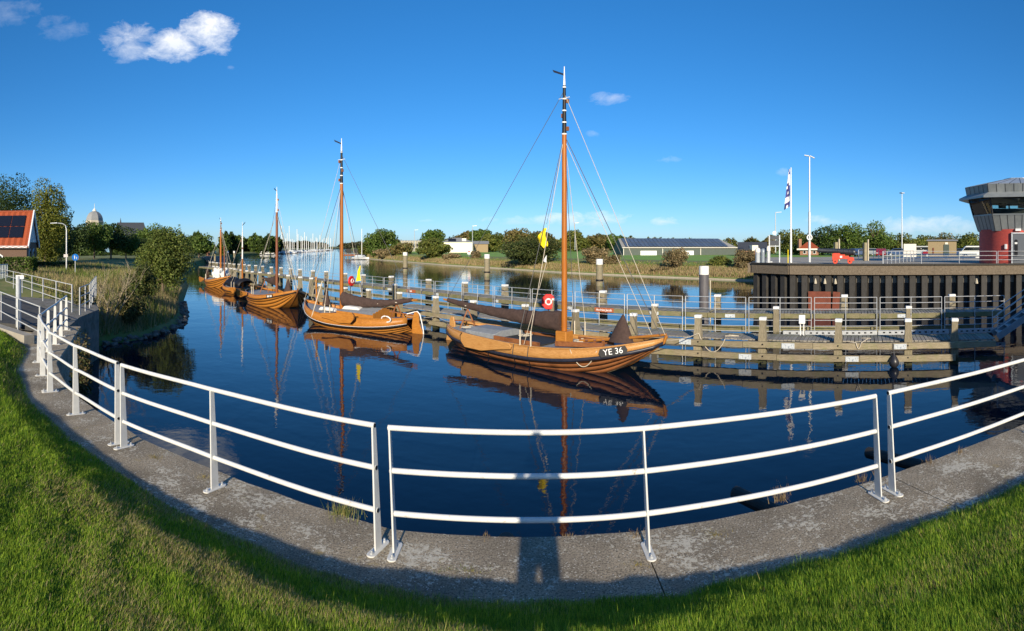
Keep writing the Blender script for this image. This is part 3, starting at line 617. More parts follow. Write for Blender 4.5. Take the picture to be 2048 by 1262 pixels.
def lifebuoy(x, label, path, off, z, face):
    p = on(path, off, x, z); d = Vector((-p.x, -p.y, 0)).normalized(); rz = math.atan2(d.y, d.x) + math.pi / 2 + face
    r_ = thing('lifebuoy_station', label, 'lifebuoy', p, rz)
    oc = [(.43 * math.cos(a), .47 * math.sin(a)) for k, a in enumerate([R(22.5 + 45 * i) for i in range(8)])]
    o = obj('housing', MB().xprism(oc, (0, 0, .8), (1, 0, 0), (0, 0, 1), (0, 1, 0), .16), 'red', r_); bevel(o, .04, 2)
    n = 24; m_ = MB(); m_.quadstrip([[((.16 + .045 * math.cos(2 * math.pi * j / 10)) * math.cos(2 * math.pi * i / n), -.09 + .045 * math.sin(2 * math.pi * j / 10), .8 + (.16 + .045 * math.cos(2 * math.pi * j / 10)) * math.sin(2 * math.pi * i / n)) for j in range(10)] for i in range(n + 1)], True)
    rg = obj('ring', m_, 'white', r_); smooth(rg)
    for k in range(4):
        a = R(45 + 90 * k); obj('red_band', MB().box((.16 * math.cos(a), -.09, .8 + .16 * math.sin(a)), (.04, .1, .04)), 'red', rg)
    obj('stand', MB().tube([(0, .12, -.4), (0, .12, .7)], .03, 8), 'dark_metal', r_)
lifebuoy(1097, 'red lifebuoy box with white ring beside the tall mast of the largest boat', FP, 1.98, .62, 0)
lifebuoy(703, 'red lifebuoy box half hidden by a yellow pennant behind the second boat', FP, 1.98, .75, .9)
def coil(name, label, pts, r_=.018, mt='rope'):
    b = pts[0]; b = Vector((b[0], b[1], b[2])); return smooth(solo(name, MB().tube(pts, r_, 6), mt, label, 'rope', b))
def sag(a, b, drop, n=12): a, b = Vector(a), Vector(b); return [a.lerp(b, i / n) - Vector((0, 0, drop * 4 * (i / n) * (1 - i / n))) for i in range(n + 1)]
a = on(NP, .18, 1397, 1.12); b = on(NP, -.5, 1450, ZD + .02)
coil('mooring_rope', 'slack white rope looping from jetty post down past the waling', sag(a + Vector((0, 0, 0)), on(NP, .36, 1450, .95), .62) + [b, b + Vector((.5, -.25, .01)), b + Vector((.2, .05, .02)), b + Vector((.7, -.1, .02))])
a = on(NP, .1, 1692, ZD + .02); b = on(NP, .36, 1712, ZD)
coil('mooring_rope', 'white rope lying in a loop on jetty planks left of the black fender', [a, b] + sag(b, on(NP, .36, 1722, ZD), .22, 6) + [on(NP, -.5, 1735, ZD + .02), on(NP, -.7, 1722, ZD + .02), on(NP, -.6, 1742, ZD + .02)])
# big steel mooring pile and three timber dolphins out in the river
def pile(name, label, x, D, ytop, ysplit, rad, mt):
    p = A(x, D); r_ = thing(name, label, 'mooring pile', p, 0, 'mooring piles standing in the river'); zt, zs = zat(ytop, D), zat(ysplit, D)
    o = obj('shaft', MB().lathe([(rad, -2), (rad, zs)], n=20), mt, r_); smooth(o)
    o = obj('white_band', MB().lathe([(rad + .008, zs - .002), (rad + .008, zt - .02), (rad - .02, zt)], n=20), 'cap_white', r_); smooth(o)
    o = obj('ring', MB().lathe([(rad + .03, .55), (rad + .05, .6), (rad + .05, .72), (rad + .03, .77)], n=20), 'black', r_)
    return r_
q = pile('mooring_pile', 'thick grey steel pile with white top between walkway and sheet-pile wall', 1408, 33.5, 532, 549, .29, 'pile_grey')
obj('ladder_pipe', MB().tube([(.36, -.1, -.5), (.36, -.1, 2.6)], .04, 8), 'stone_pale', q)
pile('mooring_pile', 'grey pile with white top standing before the dry reeds, right of the tall mast', 1199, 66, 518, 529, .40, 'post_wood')
pile('mooring_pile', 'grey pile with white top in mid river below the meadow signpost', 974, 87, 508.5, 517, .42, 'post_wood')
pile('mooring_pile', 'farthest grey pile with white top, left of the round bank bush', 810.5, 103, 504.5, 511, .42, 'post_wood')
# ------------------------------------------------------------------ wooden boats
def boat(name, label, stern, bow, kw):
    """local frame: x from stern (0) to stem (L), z up from the waterline; stern/bow are waterline plan points"""
    s_, b_ = Vector((*stern, 0)), Vector((*bow, 0)); d = b_ - s_; L = kw.get('L', d.length + 1.8); rz = math.atan2(d.y, d.x)
    r_ = thing(name, label, 'sailing boat', s_, rz, 'old wooden boats moored along the jetty'); B = kw.get('B', 1.85); k = kw.get('zk', 1.0)
    U = [0, .05, .12, .25, .42, .58, .72, .83, .91, .96, 1.0]
    bs = [.30, .52, .70, .87, .97, 1.0, .93, .74, .48, .26, .03]; bc = [.05, .25, .46, .68, .80, .82, .68, .40, .15, .05, .012]
    zs = [.76, .73, .69, .66, .64, .65, .72, .83, .95, 1.03, 1.10]; zc = [.16, .0, -.12, -.22, -.25, -.25, -.2, -.02, .40, .72, .98]
    n = 40; us = np.linspace(0, 1, n + 1)
    def sm(v):
        f = np.interp(us, U, v)
        for _ in range(3): f[1:-1] = .25 * f[:-2] + .5 * f[1:-1] + .25 * f[2:]
        return f
    bs, bc, zs, zc = sm(bs) * B, sm(bc) * B, sm(zs) * k, sm(zc) * k
    X_ = us * L
    zw = zs - kw.get('bul', .36) * (.35 + .65 * np.sin(np.pi * np.clip(us * .9 + .1, 0, 1)) ** .6); zw = np.maximum(zw, zc + .04); bw = bs * 1.05 + .01
    def strip(rowsA, rowsB, name, mt, par, th_=.035, seg=1):
        objs = []
        for side in (-1, 1):
            rows = []
            for q in range(seg + 1):
                f = q / seg; rows.append([(X_[i], side * (rowsA[0][i] * (1 - f) + rowsB[0][i] * f), rowsA[1][i] * (1 - f) + rowsB[1][i] * f) for i in range(n + 1)])
            o = obj(name, MB().quadstrip(rows), mt, par); smooth(o, 50); solid(o, th_); objs.append(o)
        return objs
    hull = MB().quadstrip([[(X_[i], -bc[i] * .98, zc[i] + .01) for i in range(n + 1)], [(X_[i], 0, zc[i] - .12 * (1 - us[i]) - .01) for i in range(n + 1)], [(X_[i], bc[i] * .98, zc[i] + .01) for i in range(n + 1)]])
    ho = obj('hull', hull, kw['low'], r_); solid(ho, .04)
    ns = kw.get('strakes', 4)
    for q in range(ns):
        f0, f1 = q / ns, (q + 1) / ns; g = .018
        strip((bc + (bw - bc) * f0 + g, zc + (zw - zc) * f0 - .012), (bc + (bw - bc) * f1, zc + (zw - zc) * f1), 'strake', kw['low'], ho, .03)
        strip((bc + (bw - bc) * f0 + g + .006, zc + (zw - zc) * f0 - .022), (bc + (bw - bc) * f0 + g + .006, zc + (zw - zc) * f0 + .006), 'seam', 'tar' if q else kw.get('boot', 'tar'), ho, .02)
    wh = kw.get('wale_h', .09)
    wl = strip((bw + .015, zw - wh), (bw + .02, zw + .01), 'wale', kw['wale'], r_, .05)
    if kw.get('line'): strip((bw + .035, zw + .012), (bw + .035, zw + .04), 'line', kw['line'], wl[0], .02)
    strip((bw, zw + .01), (bs * .985, zs), 'bulwark', kw['high'], r_, .04, 2)
    strip((bs + .02, zs), (bs - .07, zs + .012), 'cap_rail', kw['high'], r_, .035)
    m5 = (zw + zs) / 2; strip((bs + .012 + .01, m5), (bs + .012 + .008, m5 + .02), 'seam', 'tar', r_, .012)
    zd = zs - kw.get('dk', .17)
    dk = MB().quadstrip([[(X_[i], f * (bs[i] - .05), zd[i] + .05 * (1 - f * f)) for i in range(1, n)] for f in (-1, -.5, 0, .5, 1)])
    obj('deck', dk, kw.get('deck', 'deck_grey'), r_)
    # stem and stern posts
    st = [(X_[i], zc[i]) for i in range(int(n * .80), n + 1)]
    o = obj('stem', MB().tube([(x, 0, z) for x, z in st] + [(L + .10, 0, zs[-1] + .12)], [.05] * len(st) + [.07], 6), kw.get('stem', kw['low']), r_)
    # rudder with tiller
    rh = zs[0] + .22; out = [(-.02, -.5), (-.62, -.5), (-.68, 0), (-.58, .25), (-.42, .55), (-.40, rh - .1), (-.30, rh + .06), (-.12, rh + .06), (-.04, rh - .15), (.04, .4)]
    o = obj('rudder', MB().xprism(out, (0, 0, 0), (1, 0, 0), (0, 0, 1), (0, 1, 0), .09), kw.get('rud', kw['high']), r_); bevel(o, .015)
    ti = obj('tiller', MB().bar((-.2, 0, rh - .12), (1.5, .1, rh - .02), .06, .07, .04, .04), 'oak_red', o)
    if kw.get('rudder_line'):
        obj('white_trim', MB().tube([(-.70, 0, -.1), (-.68, 0, .2), (-.60, 0, .55), (-.46, 0, rh - .05), (-.30, 0, rh + .09), (-.1, 0, rh + .05), (.25, .2, rh - .06)], .03, 6), 'white', o)
    # leeboards
    cs = kw['side']; xl = kw.get('lee', .43) * L; i0 = int(kw.get('lee', .43) * n); yb = bw[i0] + .10
    def leeboard(side):
        ln = kw.get('leel', 2.6); h0, h1 = .22, .52; pts = [(0, .0), (.12, .12)] + [(ln * f, .12 + .06 * f) for f in (.3, .6)] + [(ln, .17), (ln + .12, .05), (ln + .1, -.2), (ln - .15, -.42), (ln * .6, -.42), (ln * .25, -.22), (.05, -.12)]
        dr = -1 if kw.get('lee_aft', True) else 1
        o = obj('leeboard', MB().xprism([(dr * a, b) for a, b in pts], (xl, side * yb, zs[i0] - .02 + kw.get('leez', 0)), (1, 0, kw.get('leet', .0) * dr), (0, 0, 1), (0, 1, 0), .07), kw['high'], r_); bevel(o, .02)
        obj('edge_iron', MB().tube([(xl + dr * a, side * (yb + .042), zs[i0] - .02 + b + kw.get('leez', 0) + kw.get('leet', 0) * a) for a, b in pts[4:8]], .02, 5), 'black', o)
    leeboard(cs); leeboard(-cs)
    # mast, dark-painted head, white bands, truck and wind vane
    xm = kw['mast']; zm = kw['mtop']; zb = float(np.interp(xm, X_, zd)); zh = kw['mhead']; rm = kw.get('mr', .115)
    mo = obj('mast', MB().tube([(xm, 0, zb - .1), (xm, 0, zb + 2), (xm, 0, zh)], [rm, rm, rm * .82], 12), kw.get('mm', 'pine_mast'), r_); smooth(mo)
    zt = zm - (zm - zh) * .28
    hd = obj('mast_head', MB().tube([(xm, 0, zh), (xm, 0, zt)], [rm * .8, rm * .5], 10), kw.get('headm', 'black'), mo); smooth(hd)
    obj('truck', MB().tube([(xm, 0, zt), (xm, 0, zm - .25), (xm, 0, zm)], [rm * .42, rm * .2, .015], 8), 'white', mo)
    for q in range(5): z_ = zh + (zt - zh) * q / 4.2; obj('band', MB().lathe([(rm * (.88 - .07 * q), z_), (rm * (.88 - .07 * q), z_ + .05)], (xm, 0, 0), 10), 'white', mo)
    for q in range(3): z_ = zh + (zt - zh) * (.12 + .28 * q); obj('block', MB().box((xm + .13 * (-1) ** q, .05, z_), (.09, .09, .16)), 'oak_red', mo)
    vn = kw.get('vane', -1)
    v = obj('vane', MB().xprism([(0, -.02), (.55 * vn, .22), (.62 * vn, .34), (.05 * vn, .08)], (xm, 0, zm - .35), (1 if abs(d.x) > abs(d.y) * .3 else 1, 0, 0), (0, 0, 1), (0, 1, 0), .02), 'wale_blue', mo)
    obj('spreader', MB().bar((xm - .28, 0, zt - .5), (xm + .28, 0, zt - .5), .02, .02), 'white', mo)
    # standing and running rigging, down to the rails and the stem
    def line(p0, p1, nm='stay', mt='rope_dark', rr=.011): return obj(nm, MB().tube([p0, p1], rr, 5), mt, r_)
    line((xm, 0, zh), (L - .15, 0, zs[-1] + .1), rr=.015); line((xm, 0, zt - .3), (L + .05, 0, zs[-1] + .12), 'halyard', 'rope')
    line((xm, 0, zh - .2), (L - .5, 0, zs[-2] + .15), 'halyard', 'rope')
    im = int(xm / L * n)
    for side in (-1, 1):
        for o_ in (-.75, -.25): i_ = max(1, min(n - 1, im + int(o_ / L * n))); line((xm, 0, zh), (X_[i_], side * bs[i_], zs[i_] + .55), 'shroud', 'rope_dark' if o_ < -.5 else 'rope', .013); obj('deadeye_tackle', MB().tube([(X_[i_], side * bs[i_], zs[i_]), (X_[i_], side * bs[i_], zs[i_] + .6)], .032, 6), 'rope', r_)
    if kw.get('boom_end'):
        be = Vector(kw['boom_end']); line((xm, 0, zt - .2), be + Vector((0, 0, .1)), 'topping_lift')
        # sail bundled along the boom under a canvas cover
        bz = kw.get('boom_z', 1.5); b0_ = Vector((xm - .12, 0, bz)); N_ = 40; pts = []; rs = []
        rows = []
        for i in range(N_ + 1):
            f = i / N_; c = b0_.lerp(be, f); c.z += kw.get('sag', -.18) * math.sin(math.pi * f) ; hh = (.31 * (1 - f) ** 1.3 + .12) * (1 + .05 * math.sin(i * 1.7) + .04 * math.sin(i * .6)); ww = .16 * (1 - f) + .10
            rows.append([(c.x, c.y + ww * math.cos(a) * (1 + .10 * math.sin(3 * a + i * 1.3) + .06 * math.sin(5 * a - i * 2.1)), c.z + hh * math.sin(a) * (1.0 if math.sin(a) > 0 else .9)) for a in [2 * math.pi * q / 20 for q in range(20)]])
        m_ = MB().quadstrip(rows, True); m_.poly(rows[0]); m_.poly(rows[-1])
        so_ = obj('sail_cover', m_, kw.get('cover', 'canvas_brown'), r_); smooth(so_, 60)
        obj('boom', MB().tube([b0_ + Vector((0, 0, -.2)), be + (be - b0_).normalized() * .35], [.07, .05], 8), 'oak', so_)
        for f in (.3, .55, .8): c = b0_.lerp(be, f); c.z += kw.get('sag', -.18) * math.sin(math.pi * f); obj('tie', MB().lathe([(.20 - .06 * f, -.02), (.20 - .06 * f, .02)], (c.x, c.y, c.z), 8), 'rope', so_)
        # crutch under the boom
        cx_ = xm + (be.x - xm) * .80; cz = bz + (be.z - bz) * .80 - .25
        cr = obj('boom_crutch', MB().bar((cx_ + .25, .30, zd[3]), (cx_, -.04, cz + .1), .06, .06).bar((cx_ - .25, -.30, zd[3]), (cx_, .04, cz + .1), .06, .06), 'oak_red', r_)
    if kw.get('sprit'):
        obj('bowsprit', MB().tube([(xm + .6, .25, zs[im] + .05), (L + .55 * kw['sprit'], .05, zs[-1] + .14)], [.07, .05], 8), 'oak', r_)
    if kw.get('jib'):
        xj = L - kw['jib']; rows = []
        for f in (0, .25, .5, .75, 1): hw = .55 * (1 - f) ** .9 + .03; dp = .28 * (1 - f) + .02; rows.append([(xj + hw * math.cos(a) + .1 * f, .18 + dp * math.sin(a), zd[-6] + .1 + f * 1.05) for a in [2 * math.pi * q / 8 for q in range(8)]])
        o = obj('jib_cover', MB().quadstrip(rows, True), kw.get('cover', 'canvas_brown'), r_); smooth(o, 80)
    r_['_'] = 0; del r_['_']
    return r_, dict(L=L, X=X_, bs=bs, bw=bw, zs=zs, zw=zw, zd=zd, n=n, bc=bc, zc=zc)
def bi(g, x): return int(round(x / g['L'] * g['n']))
# -- largest boat, number plate on the bow
b5, g = boat('wooden_boat', 'largest varnished boat with number YE 36, its stern to the other boats', (-2.75, 27.35), (4.08, 20.75),
    dict(side=-1, B=1.75, zk=1.18, low='oak_red', high='oak_pale', wale='wale_blue', wale_h=.11, bul=.40, mast=6.75, mtop=11.85, mhead=9.1, boom_end=(-.55, 0, 1.95), boom_z=1.55, sag=-.12, sprit=.12, jib=1.95, lee=.50, leel=2.9, leez=-.05, leet=.02, mr=.12, rud='oak_pale', L=11.3, vane=-1, stem='oak', boot='stone_pale'))
i = bi(g, 9.9); ya = -(g['bs'][i] * 1.02 + .13); 
pl = obj('number_plate', MB().xprism([(-.52, 0), (-.45, .15), (.45, .15), (.52, 0), (.45, -.15), (-.45, -.15)], (0, 0, 0), (1, 0, 0), (0, 0, 1), (0, 1, 0), .03), 'black', b5, (9.9, ya, g['zs'][i] - .17)); 
sl = math.atan2(g['bs'][bi(g, 10.35)] - g['bs'][bi(g, 9.5)], .85); pl.rotation_euler = (R(-8), -math.atan2(g['zs'][bi(g, 10.35)] - g['zs'][bi(g, 9.5)], .85), -sl)
text('YE 36', 'lettering', .30, 'white', pl, (0, -.03, 0), (R(90), 0, 0), .0)
i = bi(g, 8.3); a = Vector((8.3, -g['bs'][i] - .02, g['zs'][i])); b = Vector((9.3, -g['bs'][bi(g, 9.3)] - .05, g['zs'][bi(g, 9.3)] - .1))
o = obj('hanging_rope', MB().tube(sag(a, b, .60, 14), .016, 6), 'rope', b5)
for x in (5.6, 6.4, 4.0): i = bi(g, x); obj('strap', MB().tube([(x, -g['bs'][i] - .03, g['zs'][i]), (x + .05, -g['bw'][i] - .05, g['zw'][i]), (x + .08, -g['bw'][i] * .93 - .03, .05)], .018, 5), 'black', b5)
o = obj('foredeck_coaming', MB().bar((6.9, -.75, g['zd'][bi(g, 6.9)] + .2), (8.9, -.35, g['zd'][bi(g, 8.9)] + .12), .05, .18).bar((6.9, .75, g['zd'][bi(g, 6.9)] + .2), (8.9, .35, g['zd'][bi(g, 8.9)] + .12), .05, .18), 'oak_red', b5)
o = obj('mast_case', MB().box((6.75, 0, g['zd'][bi(g, 6.7)] + .3), (.55, .5, .6)), 'oak', b5); bevel(o, .03)
o = obj('cabin_top', MB().xprism([(-.9, 0), (-.9, .22), (-.45, .34), (.45, .34), (.9, .22), (.9, 0)], (2.7, 0, g['zd'][10]), (0, 1, 0), (0, 0, 1), (1, 0, 0), 1.9), 'deck_grey', b5); bevel(o, .03)
o = obj('well_shade_slab', MB().box((5.0, 0, g['zd'][bi(g, 5.0)] + .075), (2.5, 1.9, .06)), 'tar', b5); obj('coaming', MB().bar((3.7, -.98, g['zd'][bi(g, 5)] + .14), (6.3, -1.0, g['zd'][bi(g, 5)] + .14), .05, .18).bar((3.7, .98, g['zd'][bi(g, 5)] + .14), (6.3, 1.0, g['zd'][bi(g, 5)] + .14), .05, .18), 'oak_red', o)  # dark slab over the deck paints in the shaded inside of the open cockpit
for k, (x, y) in enumerate(((1.2, -.3), (7.3, .35), (4.4, .2))): obj('rope_coil', MB().tube([(x + (.1 + .012 * q) * math.cos(q * .7), y + (.1 + .012 * q) * math.sin(q * .7), g['zd'][bi(g, x)] + .12 + .004 * q) for q in range(22)], .02, 5), 'rope', b5)
for x in (8.0, 8.4, 8.8): obj('bitt', MB().box((x, -.2, g['zd'][bi(g, x)] + .15), (.09, .09, .32)), 'oak_red', b5)
o = obj('hatch_cover', MB().box((7.7, -.25, g['zd'][bi(g, 7.7)] + .12), (.7, .45, .12)), 'canvas_brown', b5); bevel(o, .04)
fl = []
for i_ in range(9): fl.append([(0.02 * i_ - .01 * j - .055 * i_ * 1.0, .05 * math.sin(i_ * .9 + j), -.115 * i_ * .75 + .02 * j) for j in range(2)])
m_ = MB().quadstrip([[(-.0 - .06 * math.sin(k * .5) , .03 * math.sin(k), -.1 * k) for k in range(11)], [(-.18 - .13 * math.sin(k * .42), .08 * math.sin(k * .8 + 1), -.1 * k - .02 - .05 * math.sin(k * .6)) for k in range(11)], [(-.12 - .30 * max(0, math.sin(k * .33)), .06 * math.sin(k + 2), -.1 * k - .12) for k in range(11)]])
fo = obj('yellow_flag', m_, 'yellow', b5, (6.2, -.45, 5.35), R(20)); solid(fo, .008); smooth(fo, 90); fo.scale = (.95, .95, .74)
obj('pennon', MB().xprism([(0, 0), (-.22, -.24), (-.02, -.3)], (6.2, -.45, 4.25), (1, 0, 0), (0, 0, 1), (0, 1, 0), .01), 'white', b5)
obj('flag_line', MB().tube([(6.2, -.45, 5.5), (6.75, 0, 9.0)], .008, 5), 'rope_dark', b5); obj('flag_line', MB().tube([(6.2, -.45, 4.0), (5.9, -1.5, .7)], .01, 5), 'rope', b5)
# -- second boat: cabin, bow away to the mound
b4, g = boat('wooden_boat', 'orange varnished boat with cabin, grey deck and white-edged rudder', (-5.25, 29.6), (-12.2, 33.0),
    dict(side=1, B=1.65, low='oak', high='oak', wale='black', wale_h=.05, line='white', bul=.5, mast=5.2, mtop=11.0, mhead=8.3, boom_end=(.05, 0, 1.75), boom_z=1.5, sag=-.22, lee=.62, leel=2.5, leet=.06, leez=.0, mr=.12, rudder_line=True, rud='oak', L=8.3, zk=1.12, vane=1, stem='deck_grey'))
cz = g['zd'][8]
o = obj('cabin', MB().xprism([(-.95, -.1), (-.95, .3), (0, .62), (.95, .3), (.95, -.1)], (2.05, 0, cz), (0, 1, 0), (0, 0, 1), (1, 0, 0), .12), 'oak', b4)
for k in range(8): obj('board', MB().box((1.97, -.84 + .24 * k, cz + .1 + .14 * (1 - abs(-.84 + .24 * k))), (.03, .22, .5 + .28 * (1 - abs(-.84 + .24 * k)))), 'oak', o)
o = obj('cabin_side', MB().bar((2.1, .95, cz + .1), (4.6, 1.05, cz + .16), .06, .42).bar((2.1, -.95, cz + .1), (4.6, -1.05, cz + .16), .06, .42), 'oak', b4)
obj('cabin_roof', MB().quadstrip([[(2.0, y, cz + .32 + .30 * (1 - abs(y) / .95)), (4.7, y * 1.06, cz + .36 + .12 * (1 - abs(y) / .95))] for y in (-1.0, -.5, 0, .5, 1.0)]), 'deck_grey', b4)
solid(b4.children[-1], .05)
for x, y, s_ in ((4.0, .3, 1.0), (6.1, .2, .8)):
    o = obj('white_bundle', MB().xprism([(-.7, 0), (-.5, .2), (.5, .22), (.75, 0)], (x, y, g['zd'][bi(g, x)] + (.42 if x < 5 else .1)), (1, 0, 0), (0, 0, 1), (0, 1, 0), .5 * s_), 'canvas_white', b4); bevel(o, .08, 2)
obj('fender_ring', MB().tube([(.9 + .3 * math.cos(a), 1.15 + .05 * math.sin(a), g['zs'][3] - .02 + .16 * math.sin(a)) for a in [2 * math.pi * q / 14 * .8 for q in range(15)]], .035, 6), 'white', b4)
obj('rope', MB().tube([(6.25, g['bs'][bi(g, 6.25)] + .05, .35), (5.9, g['bs'][bi(g, 5.9)] + .03, 1.0), (5.6, 1.2, 2.6)], .035, 6), 'rope', b4)
obj('raised_spar', MB().tube([(7.6, -.3, 1.1), (8.6, -1.2, 2.6)], .07, 8), 'oak', b4)
xj = 7.4; rows = [[(xj - .2 + (.28 * (1 - f) + .03) * math.cos(a), -.75 + (.22 * (1 - f) + .02) * math.sin(a), .95 + f * 1.05) for a in [2 * math.pi * q / 8 for q in range(8)]] for f in (0, .3, .6, .85, 1)]
smooth(obj('furled_jib', MB().quadstrip(rows, True), 'canvas_brown', b4), 80)
yf = MB().quadstrip([[(0, 0, 0), (-.02, .02, -.4), (.0, .03, -.9), (-.05, 0, -1.5)], [(.05, .05, -.15), (.18, .1, -.6), (.30, .04, -1.1), (.36, .1, -1.6)]])
fo = obj('yellow_pennant', yf, 'yellow', b4, (4.6, -1.0, 3.9)); solid(fo, .01); fo.scale = (.8, .8, .62); fo.location.z = 3.5
# -- third, bow towards the viewer
b3, g = boat('wooden_boat', 'brown-planked boat with furled dark sail, stem pointing at the viewer, black strakes', (-21.6, 44.3), (-15.95, 38.75),
    dict(side=-1, B=1.9, low='oak', high='oak', wale='black', wale_h=.06, bul=.3, mast=5.0, mtop=9.3, mhead=7.3, boom_end=(1.5, .2, 1.9), boom_z=1.9, sag=-.1, lee=.4, mr=.115, L=9.0, zk=1.3, headm='white', mm='mast_dark', strakes=4, jib=2.2, vane=-1, stem='oak_red'))
i = bi(g, 7.4); pl = obj('number_plate', MB().box((0, 0, 0), (.62, .03, .22)), 'black', b3, (7.35, -g['bs'][i] - .13, g['zs'][i] - .16)); pl.rotation_euler = (0, R(-8), -math.atan2(g['bs'][i + 2] - g['bs'][i - 2], .9))
obj('worn_lettering', MB().box((-.19, -.018, 0), (.07, .006, .14)).box((-.08, -.018, 0), (.07, .006, .14)).box((.08, -.018, 0), (.07, .006, .14)).box((.19, -.018, 0), (.07, .006, .14)), 'white', pl)
b2, g = boat('wooden_boat', 'small boat under a black tarpaulin with white-headed mast, between two larger boats', (-23.0, 47.4), (-28.6, 51.5),
    dict(side=1, B=1.35, low='oak', high='oak', wale='black', wale_h=.05, bul=.3, mast=3.0, mtop=7.0, mhead=3.4, lee=.45, leel=1.6, mr=.09, L=6.6, zk=.9, headm='white', mm='pine_mast', rud='oak'))
rows = [[(2.0 + 3.4 * u, (1.0 - .25 * abs(u - .5)) * math.cos(a), .75 + (.55 + .25 * math.sin(u * 9)) * math.sin(a)) for a in [math.pi * q / 8 for q in range(9)]] for u in np.linspace(0, 1, 9)]
o = obj('tarpaulin', MB().quadstrip(rows), 'black', b2); solid(o, .02); smooth(o)
b1, g = boat('wooden_boat', 'farthest wooden boat with crumpled white sail on deck, stem towards the viewer', (-35.2, 60.2), (-30.2, 54.9),
    dict(side=-1, B=1.75, low='oak', high='oak', wale='black', wale_h=.05, bul=.3, mast=4.0, mtop=8.0, mhead=6.6, lee=.4, mr=.115, L=8.3, zk=1.25, vane=-1, headm='black', stem='mast_dark'))
for k, (x, y, s_) in enumerate(((3.0, -.2, .55), (4.6, -.3, .5), (5.9, .1, .5), (2.2, .3, .45))):
    me = bpy.data.meshes.new('sail_heap'); bm = bmesh.new(); bmesh.ops.create_icosphere(bm, subdivisions=3, radius=s_)
    for v in bm.verts: v.co *= 1 + .35 * math.sin(v.co.x * 9 + k) * math.sin(v.co.y * 8) + .15 * math.sin(v.co.z * 17); v.co.z *= 1.15
    bm.to_mesh(me); bm.free(); o = obj('sail_heap', me, 'canvas_white', b1, (x, y, 1.35)); smooth(o, 70)
obj('spar', MB().tube([(6.6, -.2, 1.2), (6.4, -.2, 4.6)], .07, 8), 'mast_dark', b1)
# mooring lines from the boats to the posts
def wpt(b_, x, y, z): c_, s_ = math.cos(b_.rotation_euler.z), math.sin(b_.rotation_euler.z); return Vector((b_.location.x + x * c_ - y * s_, b_.location.y + x * s_ + y * c_, z))
coil('mooring_line', 'line from the YE 36 bow to the jetty post beside it', sag(wpt(b5, 11.3, 0, 1.25), on(NP, .16, 1396, 1.1), .08), .016)
coil('mooring_line', 'line from the YE 36 rudder to the jetty post behind it', sag(wpt(b5, .2, 0, .95), on(NP, .16, 872, .75), .15), .016)
coil('mooring_line', 'line from the cabin boat stern to the nearest jetty post', sag(wpt(b4, .2, .4, .95), on(NP, .16, 872, .7), .1), .016)
coil('mooring_line', 'line from the far boat stem across to the jetty', sag(wpt(b1, 8.1, 0, 1.4), on(NP, .16, 505, 1.0), .3), .02)
# ------------------------------------------------------------------ trees and bushes
GREEN = [(.055, .10, .016), (.09, .145, .024), (.13, .18, .036)]; DARKG = [(.026, .05, .014), (.045, .078, .018), (.07, .105, .026)]
OLIVE = [(.12, .14, .028), (.18, .185, .04), (.09, .12, .024)]; AUTUMN = [(.16, .13, .042), (.20, .15, .055), (.11, .125, .035)]; TAN = [(.22, .165, .08), (.28, .21, .11), (.15, .13, .06)]
def crown(name, c, rad, n, leaf, cols, parent, blobs=22, seed=1, fill=.55, droop=0.0, mt='leaf', flat=1.0):
    """leaf-sized faces scattered through uneven clumps inside an ellipsoid"""
    g = np.random.default_rng(seed); rad = np.array(rad); bc_ = g.normal(size=(blobs, 3)); bc_ /= np.linalg.norm(bc_, axis=1, keepdims=True); bc_ *= (g.random((blobs, 1)) ** .45) * .72
    bc_[:, 2] = np.where(bc_[:, 2] < -.45, -.45 + .2 * (bc_[:, 2] + .45), bc_[:, 2]); br = g.uniform(.22, .42, blobs)
    k = g.choice(blobs, n, p=br ** 2 / (br ** 2).sum()); d = g.normal(size=(n, 3)); d /= np.linalg.norm(d, axis=1, keepdims=True)
    r = br[k][:, None] * (fill + (1.08 - fill) * g.random((n, 1)) ** .5) * (1 + .18 * np.sin(d[:, :1] * 5 + k[:, None]) * np.cos(d[:, 2:3] * 6 + k[:, None] * 2))
    p = (bc_[k] + d * r) * rad; nrm = d * .8 + g.normal(size=(n, 3)) * .75; nrm[:, 2] += .25; nrm /= np.linalg.norm(nrm, axis=1, keepdims=True)
    a = np.cross(nrm, g.normal(size=(n, 3))); a /= np.linalg.norm(a, axis=1, keepdims=True); b = np.cross(nrm, a)
    sz = leaf * g.uniform(.6, 1.35, (n, 1)); v = np.stack([p - a * sz * .5, p + b * sz * .34, p + a * sz * .5, p - b * sz * .34], 1).reshape(-1, 3) + np.array(c)
    base = np.array(cols)[(g.random(n) * len(cols)).astype(int)] * (.75 + .5 * g.random((blobs, 1)))[k] * g.uniform(.75, 1.3, (n, 1))
    return obj(name, npmesh(name, v, n, 4, base.astype(np.float32)), mt, parent)
def limbs(c0, top, rad, n, r0, seed, spread):
    m_ = MB(); rr = random.Random(seed); c0 = Vector(c0); top = Vector(top); m_.tube([c0, c0.lerp(top, .5) + Vector((rr.uniform(-.1, .1), rr.uniform(-.1, .1), 0)), top], [r0, r0 * .75, r0 * .35], 8)
    for i in range(n):
        a = rr.uniform(0, 6.28); f = rr.uniform(.35, .85); s_ = c0.lerp(top, f); e = top + Vector((math.cos(a) * spread[0] * rr.uniform(.3, .75), math.sin(a) * spread[0] * rr.uniform(.3, .75), spread[2] * rr.uniform(-.2, .7)))
        m_.tube([s_, s_.lerp(e, .5) + Vector((0, 0, .1 * spread[2])), e], [r0 * .45, r0 * .28, r0 * .06], 6)
    return m_
SEED = [100]
